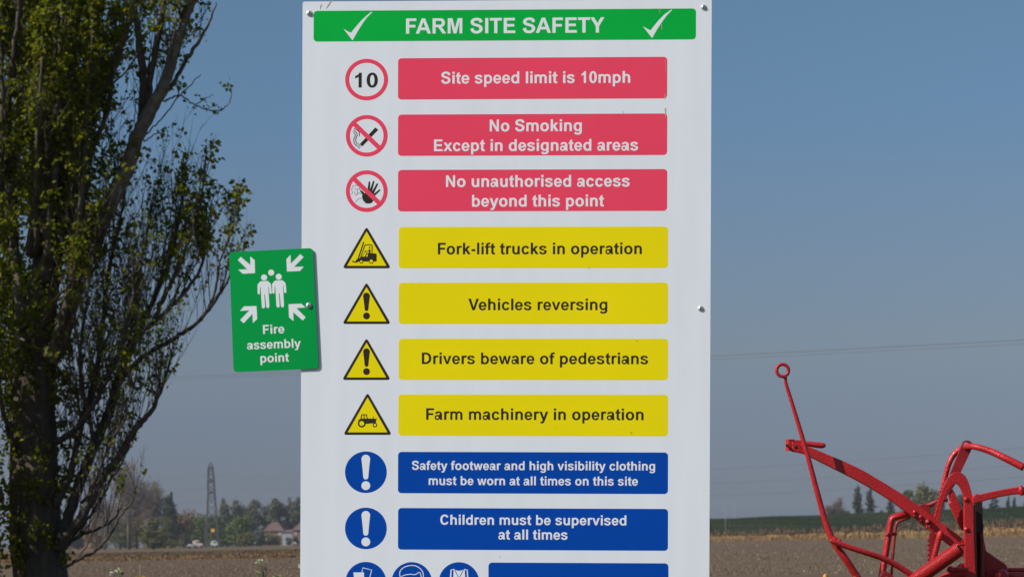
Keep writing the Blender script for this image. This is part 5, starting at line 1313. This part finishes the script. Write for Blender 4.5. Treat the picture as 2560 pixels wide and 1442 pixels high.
# leaf tufts at the tips of the outer twigs and scattered tufts in the mass
LT = 0
for x, y, n in ((565, 212, 9), (571, 219, 5), (508, 248, 6), (523, 268, 6), (549, 270, 6), (405, 337, 7), (430, 395, 0), (268, 250, 6), (286, 218, 5), (460, 140, 8), (465, 150, 7), (352, 390, 9), (535, 365, 8), (512, 372, 7), (470, 380, 10), (440, 385, 6), (545, 400, 6), (620, 585, 7), (625, 612, 6), (603, 612, 8), (600, 575, 5), (585, 540, 4), (563, 577, 4), (516, 600, 6)):
    if n: cluster(P(x, y, TD - .3), n + 2, .036, .022)
for k in range(260):
    x = rng.gauss(100, 130); y = rng.uniform(-120, 900)
    if x > 60 + 190 * (1 - abs(y - 350) / 1000): continue
    cluster(P(x, y, TD + rng.uniform(-1.0, .6)), rng.choice((7, 9, 12)), .040, .034)
for k in range(260):
    x = rng.uniform(-120, 60); y = rng.uniform(850, 1500)
    cluster(P(x, y, TD + rng.uniform(-.6, .6)), rng.choice((3, 4, 5)), .045, .04)
for k in range(1400):      # unseen leaf tufts added on the sun side to shade the trunk
    x = tb.x - abs(rng.gauss(1.5, .7)) - .25; y = TD + rng.gauss(-.6, .9); z = rng.uniform(0.8, 2.7)
    if P(0, 700, y).x < x + .1: continue
    cluster(Vector((x, y, z)), 7, .075, .07)
leafm.build('crown', M_leaf, poplar, False, origin=tb)['kind'] = 'stuff'

# ------------------------------------------------------------------ wild flowers at the bottom edge
M_stem = mat('weed_stem', (0.05, 0.055, 0.025), 0.7)
M_wl = mat('weed_leaf', (0.03, 0.05, 0.02), 0.7, var=.3, scale=40)
M_petal = mat('white_petal', (0.62, 0.64, 0.52), 0.7, trans=.25)
M_bud = mat('green_bud', (0.22, 0.27, 0.06), 0.7)
M_yel = mat('yellow_petal', (0.65, 0.45, 0.02), 0.7)
def weed(px, py_, D, label, heads, name='white_flower', petal=M_petal, leaves=()):
    k = D / F
    p = P(px, py_, D)
    r = empty(name, (P(px + 12, CY, D).x, D, 0), label, 'flower', 'wild flowers in the foreground')
    base = Vector((P(px + 26, CY, D).x, D, 0))
    m = MB()
    joint = P(px + 16, py_ + 55, D)
    m.tube([base, base.lerp(joint, .55) + Vector((.008, 0, 0)), joint], [.0042, .0034, .0024], 7)
    for hx, hy, hs in heads:
        h = P(px + hx, py_ + hy, D)
        m.tube([joint, joint.lerp(h, .5) + Vector((.002, 0, .002)), h], [.0022, .0017, .0012], 6)
    m.build('stem', M_stem, r, True)
    fl, bd = MB(), MB()
    for hx, hy, hs in heads:
        h = P(px + hx, py_ + hy, D)
        for q in range(max(3, int(hs * 1.6))):
            c = h + Vector((rng.uniform(-1, 1) * hs * k * .9, rng.uniform(-1, 1) * hs * k, rng.uniform(-.7, .7) * hs * k))
            tgt = fl if hs > 5 and rng.random() < .7 else bd
            for j in range(4):
                a = j * 1.571 + rng.uniform(-.3, .3)
                e = Vector((math.cos(a), math.sin(a) * .6 - .3, math.sin(a) * .7)).normalized() * (2.7 * k)
                o = e.orthogonal().normalized() * (1.3 * k)
                tgt.face([c, c + e * .6 + o, c + e, c + e * .6 - o])
    if fl.f: fl.build('petals', petal, r)
    if bd.f: bd.build('buds', M_bud, r)
    lm = MB()
    for lx, ly, ls in leaves:
        c = P(px + lx, py_ + ly, D); e = Vector((rng.uniform(-.4, .4), -.5, -1)).normalized() * ls * k; o = Vector((1, .3, 0)).normalized() * ls * .32 * k
        lm.face([c, c + e * .45 + o, c + e, c + e * .45 - o])
    if lm.f: lm.build('leaf', M_wl, r)
weed(646, 1403, 7.6, 'white flowering weed with dark stem just left of the board', [(0, 0, 8), (5, -2, 6), (19, 0, 4.5), (0, 26, 5)], leaves=[(16, 12, 16), (4, 36, 22), (14, 34, 18)])
weed(749, 1414, 7.6, 'small white flower peeping out at the left edge of the board', [(0, 0, 6)])
weed(292, 1424, 8.2, 'white flowering weed below the tallest bare tree', [(2, 0, 8), (-14, 8, 6), (10, 4, 5)], leaves=[(16, 4, 12), (8, 14, 14)])
weed(690, 1440, 7.5, 'low green budding weed at the bottom edge beside the board', [(-6, 2, 4), (10, -1, 4.5)])
p = P(351, 1443, 8.2)
fr = empty('yellow_flower', (p.x, p.y, 0), 'yellow flower head at the bottom edge below the dark conifer', 'flower', 'wild flowers in the foreground')
m = MB(); m.tube([Vector((p.x + .02, p.y, 0)), Vector((p.x + .01, p.y, p.z * .5)), p], .003, 7); m.build('stem', M_stem, fr, True)
m = MB()
for q in range(46):
    a = q * 2.4; rr = .012 * math.sqrt(q / 46) + .002
    c = p + Vector((math.cos(a) * rr, math.sin(a) * rr * .8, .002))
    e = Vector((math.cos(a) * .8, math.sin(a) * .8, .8)).normalized() * .007; o = Vector((-math.sin(a), math.cos(a), 0)) * .002
    m.face([c - o, c + o, c + e])
m.build('petals', M_yel, fr)
m = MB(); g = P(350, 1408, 8.0); m.tube([Vector((g.x - .02, g.y, 0)), P(350.5, 1445, 8.0), g], [.0018, .0011, .0005], 5)
tag(m.build('grass_stalk', mat('pale_stalk', (.34, .32, .25), .8), None, True, origin=(g.x - .02, g.y, 0)), 'single pale dry grass stalk above the yellow flower', 'grass stalk')

# ------------------------------------------------------------------ haze
hm = bpy.data.materials.new('haze_air')
hm.use_nodes = True
ht = hm.node_tree
ht.nodes.remove(ht.nodes['Principled BSDF'])
pv = ht.nodes.new('ShaderNodeVolumePrincipled')
pv.inputs['Color'].default_value = (0.55, 0.62, 0.72, 1)
pv.inputs['Density'].default_value = HAZE
pv.inputs['Anisotropy'].default_value = 0.0
ht.links.new(pv.outputs[0], ht.nodes['Material Output'].inputs['Volume'])
m = MB(); m.box((0, (GY + 40 - 80) / 2, 15.5), 2 * GX + 60, GY + 40 + 80, 33)
hz = m.build('haze', hm)
hz['kind'] = 'stuff'
hz['label'] = 'thin pale haze in the air over the fields'
